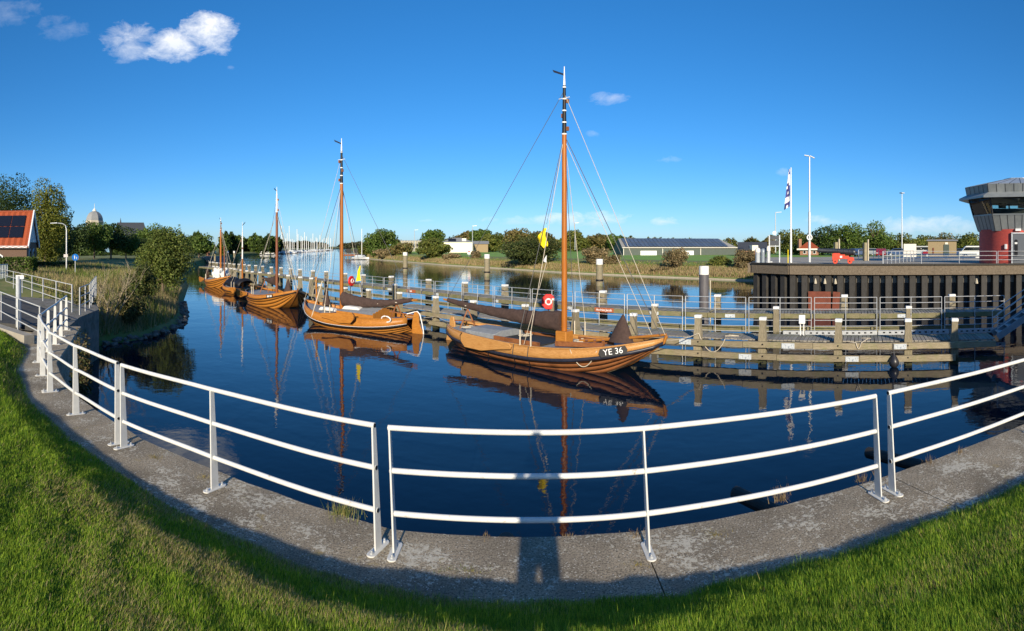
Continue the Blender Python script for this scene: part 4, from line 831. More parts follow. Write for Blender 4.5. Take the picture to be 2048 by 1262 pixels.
def tree(name, label, x, D, zb, ytop, wpx, cols, n=3500, leaf=None, trunk=.28, cat='tree', group=None, blobs=24, depth=1.0, fill=.55, tr=None, base=None):
    """stands at photo column x and distance D; crown wpx wide, top at row ytop"""
    SEED[0] += 1; b = Vector(base) if base else A(x, D, zb); zt = zat(ytop, D); H = zt - zb; wd = wpx * D / F; hb = trunk * H; ch = (H - hb) / 2
    r_ = thing(name, label, cat, b, 0, group); lf = leaf or max(.10, D * 3.6 / F)
    cr_ = crown('crown', (0, 0, hb + ch * .98), (wd / 2 * 1.28, wd / 2 * depth * 1.2, ch * 1.2), n, lf, cols, r_, blobs, SEED[0], fill)
    obj('trunk', limbs((0, 0, -.3), (0, 0, hb + ch * 1.1), None, 7, tr or max(.07, wd * .028), SEED[0], (wd / 2, wd / 2, ch)), 'bark', r_)
    return r_
LT = 'trees on the left bank'
tree('tree', 'tall dark tree rising behind the orange-roofed house at picture edge', 18, 66, 2.6, 350, 112, DARKG, 11000, trunk=.05, group=LT)
tree('tree', 'very dark tree cut by the picture edge above the house ridge', -26, 60, 2.6, 352, 80, DARKG, 6000, trunk=.05, group=LT)
tree('tree', 'yellow-green tree beside the house gable and lamp post', 90, 60, 2.6, 370, 104, [(.15, .165, .022), (.22, .22, .034), (.10, .125, .018)], 20000, trunk=.02, group=LT)
tree('tree', 'dark round tree behind the street lamp', 120, 75, 2.5, 425, 66, DARKG, 6000, trunk=.03, group=LT)
for k, (x, yt, wp, lab) in enumerate(((158, 452, 46, 'dark-trunked tree just right of the lamp, first of the clipped row'), (188, 440, 60, 'broad green tree directly below the church dome'), (222, 444, 58, 'broad green tree between church dome and nave roof'), (252, 470, 44, 'lower green tree below the church nave'), (276, 478, 40, 'small tree ending the clipped row before the large bush'))):
    tree('tree', lab, x, 82 + 5 * k, 2.4, yt, wp * 1.3, GREEN if k % 2 else DARKG, 6500, trunk=.24, group='row of trees before the church')
for k, (x, yt, wp, D, lab) in enumerate(((300, 449, 60, 190, 'pale green tree right of the church nave roof'), (322, 462, 50, 150, 'dark tree behind the left flank of large bush'), (398, 470, 60, 150, 'dark green tree right behind the large waterside bush'))):
    tree('tree', lab, x, D, 2, yt, wp * 1.25, (GREEN, DARKG, GREEN)[k], 5500, trunk=.03, group=LT)
tree('bush', 'large leafy bush at the tip of the mound, overhanging the water', 326, 41.5, 1.0, 458, 106, [(.075, .11, .02), (.115, .15, .03), (.15, .175, .04)], 20000, leaf=.15, trunk=.10, cat='bush', blobs=44, tr=.11, depth=.8, base=A(326, 41.5, 1.0))
tree('bush', 'lower leafy bush below the large one at water edge', 281, 33, 1.6, 535, 60, [(.045, .07, .015), (.08, .10, .022), (.12, .125, .04)], 6000, leaf=.13, trunk=.05, cat='bush', base=A(281, 33, 1.6))
tree('bush', 'brambles hanging over the wing wall below the bare shrub', 192, 24.5, .8, 585, 52, [(.05, .07, .018), (.12, .11, .04), (.19, .15, .07)], 5000, leaf=.10, trunk=.05, cat='bush', base=(-17.6, 18.6, 1.0))
tree('bush', 'dark weedy bush at the foot of the mound near the stones', 262, 27, .3, 588, 60, [(.04, .055, .015), (.07, .08, .02), (.14, .12, .05)], 6000, leaf=.11, trunk=.05, cat='bush', base=(-18.1, 22.6, .5))
# bare shrub: branching twigs
rr = random.Random(5); base = Vector((-18.3, 21.0, 1.1)); sh = thing('bare_shrub', 'leafless pale shrub with spreading branches on the mound edge', 'shrub', base); sm_ = MB()
def twig(m_, p, d, L, r0, lev):
    e = p + d * L; m_.tube([p, p.lerp(e, .5) + Vector((rr.uniform(-.06, .06), rr.uniform(-.06, .06), 0)) * L, e], [r0, r0 * .8, r0 * .55], 5)
    if lev:
        for _ in range(3 if lev > 1 else 4): twig(m_, p.lerp(e, rr.uniform(.45, 1)), (d + Vector((rr.uniform(-.8, .8), rr.uniform(-.8, .8), rr.uniform(-.15, .5)))).normalized(), L * rr.uniform(.5, .75), r0 * .5, lev - 1)
for k in range(7):
    a = rr.uniform(0, 6.28); m_ = MB(); twig(m_, Vector((rr.uniform(-.2, .2), rr.uniform(-.2, .2), -.6)), Vector((math.cos(a) * .55, math.sin(a) * .55, 1)).normalized(), rr.uniform(1.2, 1.9), .035, 3); obj('branch', m_, 'twig', sh)
# straw and rough grass on the mound
N = 150000; X = RNG.uniform(-46, -15.5, N); Y = RNG.uniform(10, 46, N); d = polydist(X, Y, LB, True); k = (d > .5) & (RNG.random(N) < np.clip(2.2 - np.hypot(X, Y) / 30, .2, 1)); X, Y, d = X[k], Y[k], d[k]
pn = snoise(X, Y, .5, 31); k = (polydist(X, Y, [(-12.9, 12.9), (-14.6, 15.0), (-20, 17.6), (-30, 23)]) > 2.2) | (Y > X * -.5 + 9.5); X, Y, d, pn = X[k], Y[k], d[k], pn[k]; n = len(X)
cols = palette(np.stack([np.clip(.6 - pn, .05, 2), np.full(n, .5), np.clip(.7 + pn + .8 * (d < 5), .05, 3)], 1), [(.10, .15, .022), (.17, .20, .045), (.36, .28, .14)])
tag(blades('tall_grass', 'straw', X, Y, mound_z(X, Y), RNG.uniform(.12, .55, n) * np.where(d < 6, 1.5, .8), np.full(n, .035), cols, RNG.uniform(.05, .6, n)), 'rough straw and green grass covering the mound', 'grass')
# stones along the foot of the mound
sv = []
for k in range(6):
    me = bpy.data.meshes.new('stone'); bm = bmesh.new(); bmesh.ops.create_icosphere(bm, subdivisions=1, radius=.5)
    for v in bm.verts: v.co = Vector((v.co.x * random.uniform(.8, 1.2), v.co.y * random.uniform(.6, 1.1), v.co.z * random.uniform(.5, .8)))
    bm.to_mesh(me); bm.free(); me.materials.append(M['stone']); sv.append(me)
sp_ = Path(LB[:6])
for k in range(150):
    t_ = .5 + k * .14; p, d_ = sp_.at(t_); nl = Vector((-d_.y, d_.x, 0)); o = bpy.data.objects.new('stone', sv[k % 6]); C.objects.link(o); o.parent = md
    o.location = p + nl * random.uniform(-.2, .35) + Vector((0, 0, random.uniform(-.05, .18))); o.rotation_euler = (random.uniform(-.4, .4), random.uniform(-.4, .4), random.uniform(0, 6)); s_ = random.uniform(.22, .48); o.scale = (s_, s_, s_)

# ------------------------------------------------------------------ left side: wing wall, path, railings, house, lamp, sign
solo('wing_wall', MB().prism([(-12.7, 12.6), (-14.4, 15.0), (-15.6, 17.4), (-17.8, 19.6), (-22, 19), (-26, 14.5), (-16, 11.4)], -1.5, 2.0), 'concrete_dark', 'dark stained concrete wing wall between quay and mound', 'wall', (-14.4, 15, 0))
struct('footpath', MB().prism([(-13.0, 12.1), (-14.2, 14.2), (-22, 18.3), (-40, 26), (-40, 17), (-26, 13.2), (-16.5, 11.2)], 1.9, 2.06), 'asphalt')['label'] = 'dark asphalt path crossing behind the wing wall'
struct('kerb', MB().bar((-11.2, 9.75, 2.12), (-24, 12.9, 2.2), .3, .3), 'pave')['label'] = 'pale kerb between lawn and asphalt path'
def tube_rail(name, label, pts, zb, h_=1.0, mt='rail_grey', n=3, cat='railing', group='thin railings round the path', pr_=.018, step=2.2):
    q = Path(pts); r_ = thing(name, label, cat, (pts[0][0], pts[0][1], zb), 0, group); L = q.c[-1]; k = max(1, round(L / step))
    for i in range(k + 1): p = q.at(L * i / k)[0]; wobj('post', MB().bar(p + Vector((0, 0, zb)), p + Vector((0, 0, zb + h_)), .04, .04), mt, r_)
    for j in range(n):
        z_ = zb + h_ * (1 - j / n); wobj('rail', MB().tube([p + Vector((0, 0, z_)) for p in q.cut(0, L)], pr_, 6), mt, r_)
    return r_
tube_rail('path_railing', 'white railing on the lawn side of the asphalt path', [(-11.0, 9.95), (-15.4, 12.1), (-22, 14.6)], 2.02)
tube_rail('path_railing', 'thin white railing between asphalt path and grassy mound', [(-14.5, 14.7), (-21.3, 18.4), (-32, 24)], 2.2)
tube_rail('path_railing', 'thin white railing climbing along the mound behind the wing wall', [(-14.3, 14.9), (-15.4, 16.6), (-19.2, 21.2)], 2.1, step=1.1)
pp = A(37, 18.2, 2.0); r_ = thing('signal_pole', 'grey pole with white plate at its top beside the asphalt path', 'pole', pp)
obj('shaft', MB().tube([(0, 0, 0), (0, 0, 1.65)], .09, 12), 'galv', r_); o = obj('plate', MB().box((.07, 0, 1.62), (.26, .05, .12), .7), 'white', r_)
# house: ground 2.7, eaves 4.85, ridge 7.45
c0 = A(53, 44, 2.3); c1 = A(73, 49, 2.3); g_ = (c1 - c0); gw = g_.length; g_.normalize(); f_ = Vector((-g_.y, g_.x, 0))
if f_.x > 0: f_ = -f_
hz = thing('house', 'small dark brick house with orange tiles, solar panels and white gable boards', 'house', c0)
HL = 10.0; ze, zr = 4.85, 7.45; up = Vector((0, 0, 1))
wall = MB(); q0, q1 = Vector((0, 0, 0)), g_ * gw; 
def hp(a, b, z): return g_ * a + f_ * b + up * (z - 2.3)
wall.quadstrip([[hp(0, 0, 2.3), hp(gw, 0, 2.3), hp(gw, HL, 2.3), hp(0, HL, 2.3)], [hp(0, 0, ze), hp(gw, 0, ze), hp(gw, HL, ze), hp(0, HL, ze)]], True); wall.poly([hp(0, 0, ze), hp(gw, 0, ze), hp(gw / 2, 0, zr - .1)]); wall.poly([hp(0, HL, ze), hp(gw, HL, ze), hp(gw / 2, HL, zr - .1)])
wo = obj('wall', wall, 'brick_dark', hz)
rise = zr - ze; half = gw / 2
for s_ in (0, 1):
    rows = []; nt = 44
    for k in range(nt + 1):
        b = -.15 + (HL + .3) * k / nt; wv = .03 * math.sin(k * math.pi)
        e = hp(-.35 if not s_ else gw + .35, b, ze - .35 * rise / half); r__ = hp(half, b, zr); wvv = up * (.07 if k % 2 else 0); rows.append([e.lerp(r__, q / 8) + wvv + up * .012 * (8 - q) / 8 for q in range(9)])
    o = obj('roof', MB().quadstrip(rows), 'tile_orange', hz); solid(o, .06)
    if not s_: ro = o
obj('ridge_tiles', MB().tube([hp(half, -.15, zr + .02), hp(half, HL + .15, zr + .02)], .11, 8), 'tile_orange', ro)
sn = (hp(half, 0, zr) - hp(0, 0, ze)); sn.normalize(); nn = sn.cross(f_); nn = nn if nn.z > 0 else -nn
for i_ in range(8):
    for j in range(2):
        b = .4 + 1.15 * i_; a0_ = .16 + .36 * j; c_ = hp(0, b + .55, ze) + (hp(half, 0, zr) - hp(0, 0, ze)) * (a0_ + .16) + nn * .09
        obj('solar_panel', MB().bar(c_ - f_ * .55, c_ + f_ * .55, 1.24, .04, up=nn), 'solar', ro)
for s_ in (0, 1):
    a_ = hp(-.3 if not s_ else gw + .3, -.2, ze - .3 * rise / half); obj('barge_board', MB().bar(a_, hp(half, -.2, zr + .05), .1, .28), 'white', hz)
obj('gable_cladding', MB().poly([hp(.2, -.06, ze + .1), hp(gw - .2, -.06, ze + .1), hp(half, -.06, zr - .25)]), 'plate_pale', hz); solid(hz.children[-1], .04)
obj('eaves_board', MB().bar(hp(-.3, -.1, ze - .28), hp(-.3, HL, ze - .28), .1, .16), 'white', hz)
for b in (2.6, 6.5):
    wn = obj('window', MB().xprism([(-.75, 0), (-.75, .95), (-.4, 1.2), (0, 1.28), (.4, 1.2), (.75, .95), (.75, 0)], hp(-.03, b, 2.9), f_, up, g_, .1), 'white', hz)
    obj('pane', MB().xprism([(-.64, .1), (-.64, .9), (-.36, 1.1), (0, 1.18), (.36, 1.1), (.64, .9), (.64, .1)], hp(-.08, b, 2.9), f_, up, g_, .03), 'glass_dark', wn)
for a in (1.3, 3.2):
    wn = obj('window', MB().xprism([(-.4, 0), (-.4, 1.2), (0, 1.45), (.4, 1.2), (.4, 0)], hp(a, -.03, 3.0), g_, up, f_, .1), 'white', hz); obj('pane', MB().xprism([(-.3, .1), (-.3, 1.15), (0, 1.35), (.3, 1.15), (.3, .1)], hp(a, -.08, 3.0), g_, up, f_, .03), 'glass_dark', wn)
# clipped hedge, fence, lamp, sign
def hedge(name, label, p, dims, rz, n, cols, leaf):
    r_ = thing(name, label, 'hedge', p, rz); o = obj('stems', MB().box((0, 0, dims[2] * .47), (dims[0] * .9, dims[1] * .9, dims[2] * .9)), 'bark', r_)
    g = np.random.default_rng(9); u = g.uniform(-.5, .5, (n, 3)); ax = g.integers(0, 3, n); u[np.arange(n), ax] = np.sign(u[np.arange(n), ax]) * .5 * g.uniform(.94, 1.03, n); c = u * np.array(dims) + np.array([0, 0, dims[2] / 2]); c = c[c[:, 2] > .03]; n = len(c)
    v = (c[:, None, :] + g.normal(size=(n, 4, 3)) * leaf * .5); obj('foliage', npmesh('foliage', v.reshape(-1, 3), n, 4, np.array(cols)[(g.random(n) * 3).astype(int)].astype(np.float32)), 'leaf', r_); return r_
hedge('hedge', 'square-clipped green hedge in front of the brick house', A(37, 38.5, 2.45), (2.2, 1.4, 1.35), .6, 5000, GREEN, .11)
hedge('hedge', 'low dark hedge running from the house to the lamp post', A(98, 47, 2.35), (4.2, 1.2, .9), .75, 4000, DARKG, .13)
tube_rail('garden_fence', 'pale wooden fence of thin boards at picture edge below the house', [A(-14, 33).xy, A(15, 35).xy], 2.5, 1.0, 'plate_pale', 2, 'fence', None, .03, .25)
lp = A(133, 46, 2.45); r_ = thing('street_lamp', 'curved-arm grey street lamp with white notice beside the path', 'street lamp', lp)
obj('pole', MB().tube([(0, 0, 0), (0, 0, 3.5), (-.05, -.04, 3.85), (-.25, -.2, 4.02), (-.7, -.55, 4.08)], [.065, .05, .045, .04, .035], 8), 'galv', r_)
o = obj('lamp_head', MB().bar((-.6, -.48, 4.08), (-1.05, -.83, 4.05), .14, .09, .1, .05), 'galv', r_); o = obj('notice', MB().box((0, -.09, 1.4), (.34, .03, .24), .8), 'plaster_sign', r_)
sg = A(150.5, 43, 2.45); rz_ = -th(150.5); r_ = thing('pedestrian_sign', 'round blue sign with white adult and child on thin post', 'sign', sg, rz_)
obj('post', MB().tube([(0, .03, 0), (0, .03, 1.3)], .028, 8), 'galv', r_); dk = obj('disc', MB().tube([(0, -.012, 1.33), (0, .012, 1.33)], .26, 28), 'sign_blue', r_)
for nm, x, h_, w_ in (('adult_symbol', -.05, .28, .075), ('child_symbol', .10, .18, .05)):
    zb_ = 1.19; f2 = obj(nm, MB().box((x, -.017, zb_ + h_ * .22), (w_ * .7, .006, h_ * .44)).box((x, -.018, zb_ + h_ * .6), (w_, .006, h_ * .36)), 'white', dk); obj('head', MB().tube([(x, -.014, zb_ + h_ * .9), (x, -.022, zb_ + h_ * .9)], h_ * .1, 10), 'white', f2)
# church beyond the trees
cp = A(189, 400, 2); ch = thing('church', 'domed church tower with slate nave roof above the trees', 'church', cp)
ux = Vector((math.cos(th(189)), -math.sin(th(189)), 0)); uy = Vector((math.sin(th(189)), math.cos(th(189)), 0))
obj('drum', MB().lathe([(6.4, 0), (6.4, 19), (6.9, 19.2), (6.9, 20.2), (6.5, 20.4), (6.5, 20.9)], n=8, a0=R(22)), 'stone_pale', ch)
dm = obj('dome', MB().lathe([(6.4, 20.9), (6.2, 22.6), (5.6, 24.2), (4.5, 25.8), (3.0, 27.0), (1.4, 27.6)], n=8, a0=R(22)), 'roof_lead', ch); obj('lantern', MB().lathe([(1.4, 27.5), (1.3, 28.4), (.6, 29.2), (.15, 29.8), (.12, 33)], n=8), 'render_white', dm)
nv = MB(); c_ = ux * 25.5; nv_l, nv_h = 22.0, 15.5
obj('nave_wall', MB().xprism([(-11, 0), (11, 0), (11, nv_h - 6.5), (-11, nv_h - 6.5)], tuple(c_), tuple(ux), (0, 0, 1), tuple(uy), 14), 'stone_pale', ch)
nr = MB(); zz0, zz1 = 10.0, 19.5
o = obj('nave_roof', MB().quadstrip([[c_ - ux * 11.5 - uy * 8 + up * zz0, c_ + ux * 11.5 - uy * 8 + up * zz0], [c_ - ux * 9.5 + up * zz1, c_ + ux * 9.5 + up * zz1], [c_ - ux * 11.5 + uy * 8 + up * zz0, c_ + ux * 11.5 + uy * 8 + up * zz0]]), 'roof_slate', ch); solid(o, .3)
obj('ridge_turret', MB().lathe([(.6, 19), (.5, 20.2), (.05, 23)], tuple(c_ - ux * 7), 6), 'roof_slate', o)
# ------------------------------------------------------------------ right side: sheet-pile wall and lock platform
ZP = 3.3; t0 = .667; W0 = Vector((40 * math.sin(t0), 40 * math.cos(t0), 0)); we = Vector((math.cos(t0), -math.sin(t0), 0)); wn_ = Vector((-math.sin(t0), -math.cos(t0), 0))
def wallx(x): a = th(x); Dw = 40 / math.cos(a - t0); return A(x, Dw)
wB = wallx(1580); wA = A(1507, 43.2); wC = W0 + we * 34; wA2 = Vector((30, 62, 0)); 
sw = thing('sheet_pile_wall', 'black steel sheet-pile wall with rough concrete cap below the control tower', 'quay wall', wB)
prof = [(0, 0), (.37, 0), (.46, .55), (.75, .55), (.84, 0)]
def piles(a, b, first=0):
    d = (b - a); L = d.length; d.normalize(); nrm = Vector((d.y, -d.x, 0))
    if nrm.dot(-a) < 0: nrm = -nrm
    k = int(L / .84); me = None; f = L / k / .84; l = sw.location
    m_ = MB().quadstrip([[(u * f, v, z) for u, v in prof] for z in (-1.8, 2.64)]); me = m_.mesh('sheet_pile'); me.materials.append(M['pile_steel'])
    for i in range(k):
        p = a + d * (L * i / k); o = bpy.data.objects.new('sheet_pile', me); C.objects.link(o); o.parent = sw; o.location = (p.x - l.x, p.y - l.y, 0); o.rotation_euler = (0, 0, math.atan2(d.y, d.x))
        s_ = o.modifiers.new('s', 'SOLIDIFY'); s_.thickness = .03; s_.offset = 0
    # local +y is left of d; piles face the water, so flip when the water is to the right
    return d, nrm
for a, b in ((wB, wC), (wA, wB), (wA2, wA)):
    d_, n_ = piles(a, b)
def capbeam(a, b, fr=.22, back=.45):
    d = (b - a).normalized(); nr = Vector((-d.y, d.x, 0)); nr = nr if nr.dot(-a) > 0 else -nr; m_ = MB(); n = max(2, int((b - a).length / 1.2)); rows = []
    for k in range(n + 1):
        p = a.lerp(b, k / n); rows.append([p + nr * fr + up * 2.60, p + nr * fr + up * (ZP - .05), p + nr * (fr - .05) + up * ZP, p - nr * back + up * ZP, p - nr * back + up * 2.60])
    m_.quadstrip(rows, True); m_.poly(rows[0]); m_.poly(rows[-1]); return m_
for i in range(4): wobj('cap_beam', capbeam(wB.lerp(wC, i / 4) + we * .006, wB.lerp(wC, (i + 1) / 4) - we * .006), 'cap_concrete', sw)
wobj('cap_beam', capbeam(wA, wB + we * .02), 'cap_concrete', sw); wobj('cap_beam', capbeam(wA2, wA), 'cap_concrete', sw)
for i in range(4):
    a = wB.lerp(wC, i / 4); b = wB.lerp(wC, (i + 1) / 4); wobj('edge_timber', MB().bar(a + wn_ * .24 + up * 3.33, b + wn_ * .24 - we * .02 + up * 3.33, .14, .12), 'tar', sw)
wobj('edge_timber', MB().bar(wA + Vector((-.2, -.1, 3.33)), wB + Vector((-.2, -.1, 3.33)), .14, .12), 'tar', sw)
for x0, x1, y_ in ((1617, 1662, 583), (1665, 1679, 586)):
    a, b = wallx(x0) + wn_ * .12, wallx(x1) + wn_ * .12; wobj('rust_plate', MB().bar(a + up * .45, b + up * (.45 if x0 < 1650 else .42), .04, 1.9), 'rust', sw)
for x in (1631, 1650, 1671, 1953): p = wallx(x) + wn_ * .05; wobj('pale_bracket', MB().lathe([(.11, 1.95), (.09, 2.1), (.03, 2.32)], (p.x, p.y, 0), 8), 'stone_pale', sw)
o = struct('lock_platform', MB().prism([(wA.x + .3, wA.y + .35), (wB.x + .35, wB.y + .35), (wC.x + .3, wC.y + .4), (80, 25), (70, 48), (48, 58), (30.5, 62)], 2.0, ZP - .02), 'pave'); o['label'] = 'paved platform of the lock behind the sheet-pile wall'
struct('lock_verge', MB().prism([(27, 52), (33, 54), (56, 48), (80, 46), (160, 80), (130, 170), (62, 130), (36, 74)], 2.1, 2.74), 'field')['label'] = 'grass verge behind the lock platform'
def pf(x, D): return A(x, D, ZP)
# control tower
tc = pf(2038, 45.5); tw = thing('control_tower', 'lock control tower with red brick drum, zinc skirt and slanted windows', 'tower', tc, -th(2038)); VA = [R(-77.5 + 45 * k) for k in range(8)]
def oc(r, z): return [Vector((r * math.sin(a), -r * math.cos(a), z)) for a in VA]
Z = lambda y: zat(y, 43.2) - ZP
o = obj('drum', MB().lathe([(3.2, -.1), (3.2, Z(459))], n=64), 'tower_brick', tw); smooth(o)
def facets(name, r0, z0, r1, z1, npan, mt, seam, par, t_=.05):
    a_, b_ = oc(r0, z0), oc(r1, z1); base = obj(name, MB().quadstrip([[p * .985 for p in oc(r0, z0)], [Vector((p.x * .985, p.y * .985, p.z)) for p in b_]], True), 'dark_metal', par)
    base.data.vertices.foreach_set('co', [c for p in [Vector((q.x * .985, q.y * .985, q.z)) for q in a_ + b_] for c in p])
    for k in range(8):
        for j in range(npan):
            f0, f1 = j / npan + .008, (j + 1) / npan - .008; q = [a_[k].lerp(a_[(k + 1) % 8], f0), a_[k].lerp(a_[(k + 1) % 8], f1), b_[k].lerp(b_[(k + 1) % 8], f1), b_[k].lerp(b_[(k + 1) % 8], f0)]
            p_ = obj('zinc_panel', MB().poly(q), mt, base); solid(p_, .03)
            if seam: obj('seam', MB().bar(a_[k].lerp(a_[(k + 1) % 8], j / npan), b_[k].lerp(b_[(k + 1) % 8], j / npan), .05, .05), 'dark_metal', base)
    return base
facets('skirt', 3.32, Z(462), 3.72, Z(431), 5, 'zinc', True, tw)
obj('skirt_floor', MB().prism([(p.x, p.y) for p in oc(3.3, 0)], Z(462) - .02, Z(462) + .1), 'dark_metal', tw)
zg0, zg1 = Z(430), Z(397); g0, g1 = oc(3.70, zg0), oc(4.05, zg1)
for k in range(8):
    q = [g0[k].lerp(g0[(k + 1) % 8], .02), g0[k].lerp(g0[(k + 1) % 8], .98), g1[k].lerp(g1[(k + 1) % 8], .98), g1[k].lerp(g1[(k + 1) % 8], .02)]
    wnd = obj('window', MB().poly(q), 'glass', tw); solid(wnd, .02)
    obj('mullion', MB().bar(g0[k], g1[k], .12, .12), 'dark_metal', tw); obj('sill', MB().bar(g0[k], g0[(k + 1) % 8], .12, .10), 'zinc', tw)
    obj('head_rail', MB().bar(g1[k], g1[(k + 1) % 8], .12, .14), 'dark_metal', tw)
obj('room_floor', MB().prism([(p.x, p.y) for p in oc(3.6, 0)], zg0 - .3, zg0 - .2), 'dark_metal', tw); obj('room_ceiling', MB().prism([(p.x, p.y) for p in oc(4.0, 0)], zg1 + .02, zg1 + .12), 'render_grey', tw)
obj('stair_core', MB().box((1.9, 1.6, (zg0 + zg1) / 2), (.6, .4, zg1 - zg0 + .3)), 'render_grey', tw); obj('desk', MB().box((-.6, -1.9, zg0 + .25), (3.2, .7, .5)), 'dark_metal', tw)
for x in (-1.3, .2): o = obj('monitor', MB().box((x, -1.8, zg0 + .75), (.6, .06, .4), .3), 'black', tw)
# projecting visor, fascia and roof
v0, v1 = oc(4.05, zg1 + .06), oc(4.85, zg1 + .18)
o = obj('visor', MB().quadstrip([oc(4.0, zg1 + .1), oc(4.85, zg1 - .06), oc(4.85, zg1 + .10), oc(4.15, zg1 + .42)], True), 'zinc', tw)
fz0, fz1 = zg1 + .36, Z(372); facets('fascia', 4.22, fz0, 4.35, fz1, 5, 'zinc', True, tw)
rf = facets('roof', 4.36, fz1 + .02, 1.15, Z(354) + .05, 4, 'zinc_roof', True, tw); obj('roof_cap', MB().prism([(p.x, p.y) for p in oc(1.2, 0)], Z(354), Z(354) + .1), 'zinc_roof', tw)
dr = obj('door', MB().box((.07, -3.2, 1.12), (1.05, .16, 2.2)), 'door_grey', tw); bevel(dr, .01)
obj('door_frame', MB().box((-.52, -3.19, 1.15), (.1, .22, 2.3)).box((.66, -3.19, 1.15), (.1, .22, 2.3)).box((.07, -3.19, 2.3), (1.28, .22, .1)), 'plate_pale', dr)
obj('door_window', MB().xprism([(.13 * math.cos(a), .5 * (1 if math.sin(a) > 0 else -1) + .13 * math.sin(a)) for a in [2 * math.pi * (k + .5) / 20 for k in range(20)]], (-.22, -3.285, 1.2), (1, 0, 0), (0, 0, 1), (0, 1, 0), .02), 'black', dr); obj('notice', MB().box((-.22, -3.30, 1.55), (.2, .01, .14)), 'white', dr); obj('handle', MB().box((-.38, -3.31, 1.0), (.12, .05, .03)), 'galv', dr)
obj('wall_lamp', MB().box((-.05, -3.28, 2.55), (.42, .16, .18)), 'white', tw); o = obj('intercom', MB().box((-.98, -3.11, 1.3), (.16, .12, .36), -.3), 'white', tw)
# railings on the platform
tube_rail('platform_railing', 'galvanised railing on the wall edge before the control tower', [(wallx(1766) - wn_ * 1.0).xy, (wallx(1998) - wn_ * 1.0).xy], ZP, .95, 'galv', 3, step=2.6, group='railings on the lock platform', pr_=.02)
tube_rail('platform_railing', 'galvanised railing in front of the tower door', [(wallx(2001) - wn_ * 1.0).xy, (wallx(2090) - wn_ * 1.0).xy], ZP, .95, 'galv', 3, step=2.6, group='railings on the lock platform', pr_=.02)
tube_rail('platform_railing', 'short railing running back from the wall edge beside the cannon', [(wallx(1765) - wn_ * 1.0).xy, (wallx(1765) - wn_ * 9 + we * 2.6).xy], ZP, .95, 'galv', 3, step=1.1, group='railings on the lock platform', pr_=.02)
tube_rail('lock_gate_railing', 'low white double railing of the lock gate beside the tower', [pf(1788, 53).xy, pf(1960, 54).xy], ZP - .05, .62, 'white', 2, step=1.6, group=None, pr_=.06)
tube_rail('platform_railing', 'white railing far back near parked cars behind the cannon', [pf(1717, 58).xy, pf(1742, 57).xy, pf(1778, 60).xy], ZP, .95, 'white_paint', 3, step=1.0, group='railings on the lock platform', pr_=.02)
# cannon
cn = pf(1686, 43); r_ = thing('cannon', 'black iron cannon on a red stepped wooden carriage', 'cannon', cn, -th(1686) + R(0))
bz_ = .88; o = obj('barrel', MB().tube([(-1.95, 0, 1.02), (-1.85, 0, 1.015), (-1.7, 0, 1.01), (-.6, 0, .96), (.3, 0, .90), (.75, 0, .875), (.80, 0, .87), (.92, 0, .865)], [.17, .185, .15, .19, .225, .24, .26, .22], 18), 'cannon_iron', r_); smooth(o, 35)
obj('cascabel', MB().lathe([(.03, -.09), (.09, -.05), (.1, 0), (.06, .08)], (1.02, 0, .86), 10), 'cannon_iron', o)
for x in (-.35, .1, .5): obj('reinforce_ring', MB().tube([(x - .03, 0, .945 - .06 * x), (x + .03, 0, .94 - .06 * x)], .245 + .02 * x, 18), 'cannon_iron', o)
for s_ in (-1, 1):
    ck = obj('cheek', MB().xprism([(-.82, .22), (-.82, .74), (-.72, .80), (-.25, .80), (-.2, .70), (.15, .70), (.15, .60), (.45, .60), (.45, .48), (.80, .48), (.86, .22), (.55, .22), (.45, .32), (.0, .38), (-.38, .32), (-.5, .22)], (0, .26 * s_, 0), (1, 0, 0), (0, 0, 1), (0, 1, 0), .11), 'cannon_red', r_); bevel(ck, .015)
    if s_ < 0: obj('white_plate', MB().box((-.15, -.325, .52), (.17, .02, .15)), 'white', ck)
    for x in (-.58, .52):
        wl_ = obj('wheel', MB().tube([(x, .33 * s_, .19), (x, .45 * s_, .19)], .19, 16), 'cannon_red', r_); obj('tyre', MB().tube([(x, .36 * s_, .19), (x, .42 * s_, .19)], .2, 16), 'black', wl_); obj('hub', MB().tube([(x, .40 * s_, .19), (x, .49 * s_, .19)], .05, 8), 'black', wl_)
for x in (-.58, .52): obj('axle', MB().box((x, 0, .22), (.14, .8, .14)), 'cannon_red', r_)
# flagpole, tall lamp, frame sign, bins
fp = pf(1582, 45.5); r_ = thing('flagpole', 'white flagpole with limp blue and white flag on the lock platform', 'flagpole', fp, -th(1582)); zt = zat(335, 45.5) - ZP
obj('pole', MB().tube([(0, 0, 0), (0, 0, 2.0), (0, 0, zt)], [.085, .075, .035], 10), 'white', r_)
fz = zat(338, 45.5) - ZP; rows = []
for k in range(15):
    f = k / 14; wdt = .10 + .36 * f; rows.append([(-.08 - wdt * j / 3 - .02 * f, .14 * math.sin(j * 2.1 + k * .5) * f, fz - 3.0 * f - .10 * j * f) for j in range(4)])
fg = obj('flag', MB().quadstrip(rows), 'white', r_); solid(fg, .012)
me = fg.data; me.materials.append(M['blue_flag'])
for i_, p_ in enumerate(me.polygons): p_.material_index = 1 if (i_ // 3) in (0, 1, 5, 6, 7, 8, 9, 12, 13) and (i_ * 7 % 5) != 0 else 0
lp = pf(1619, 47); r_ = thing('lamp_post', 'tall grey double-headed lamp post behind the cannon muzzle', 'lamp post', lp, -th(1619)); zt = zat(312, 47) - ZP
obj('pole', MB().tube([(0, 0, 0), (0, 0, zt * .47), (0, 0, zt * .475), (0, 0, zt)], [.12, .11, .075, .055], 10), 'galv', r_)
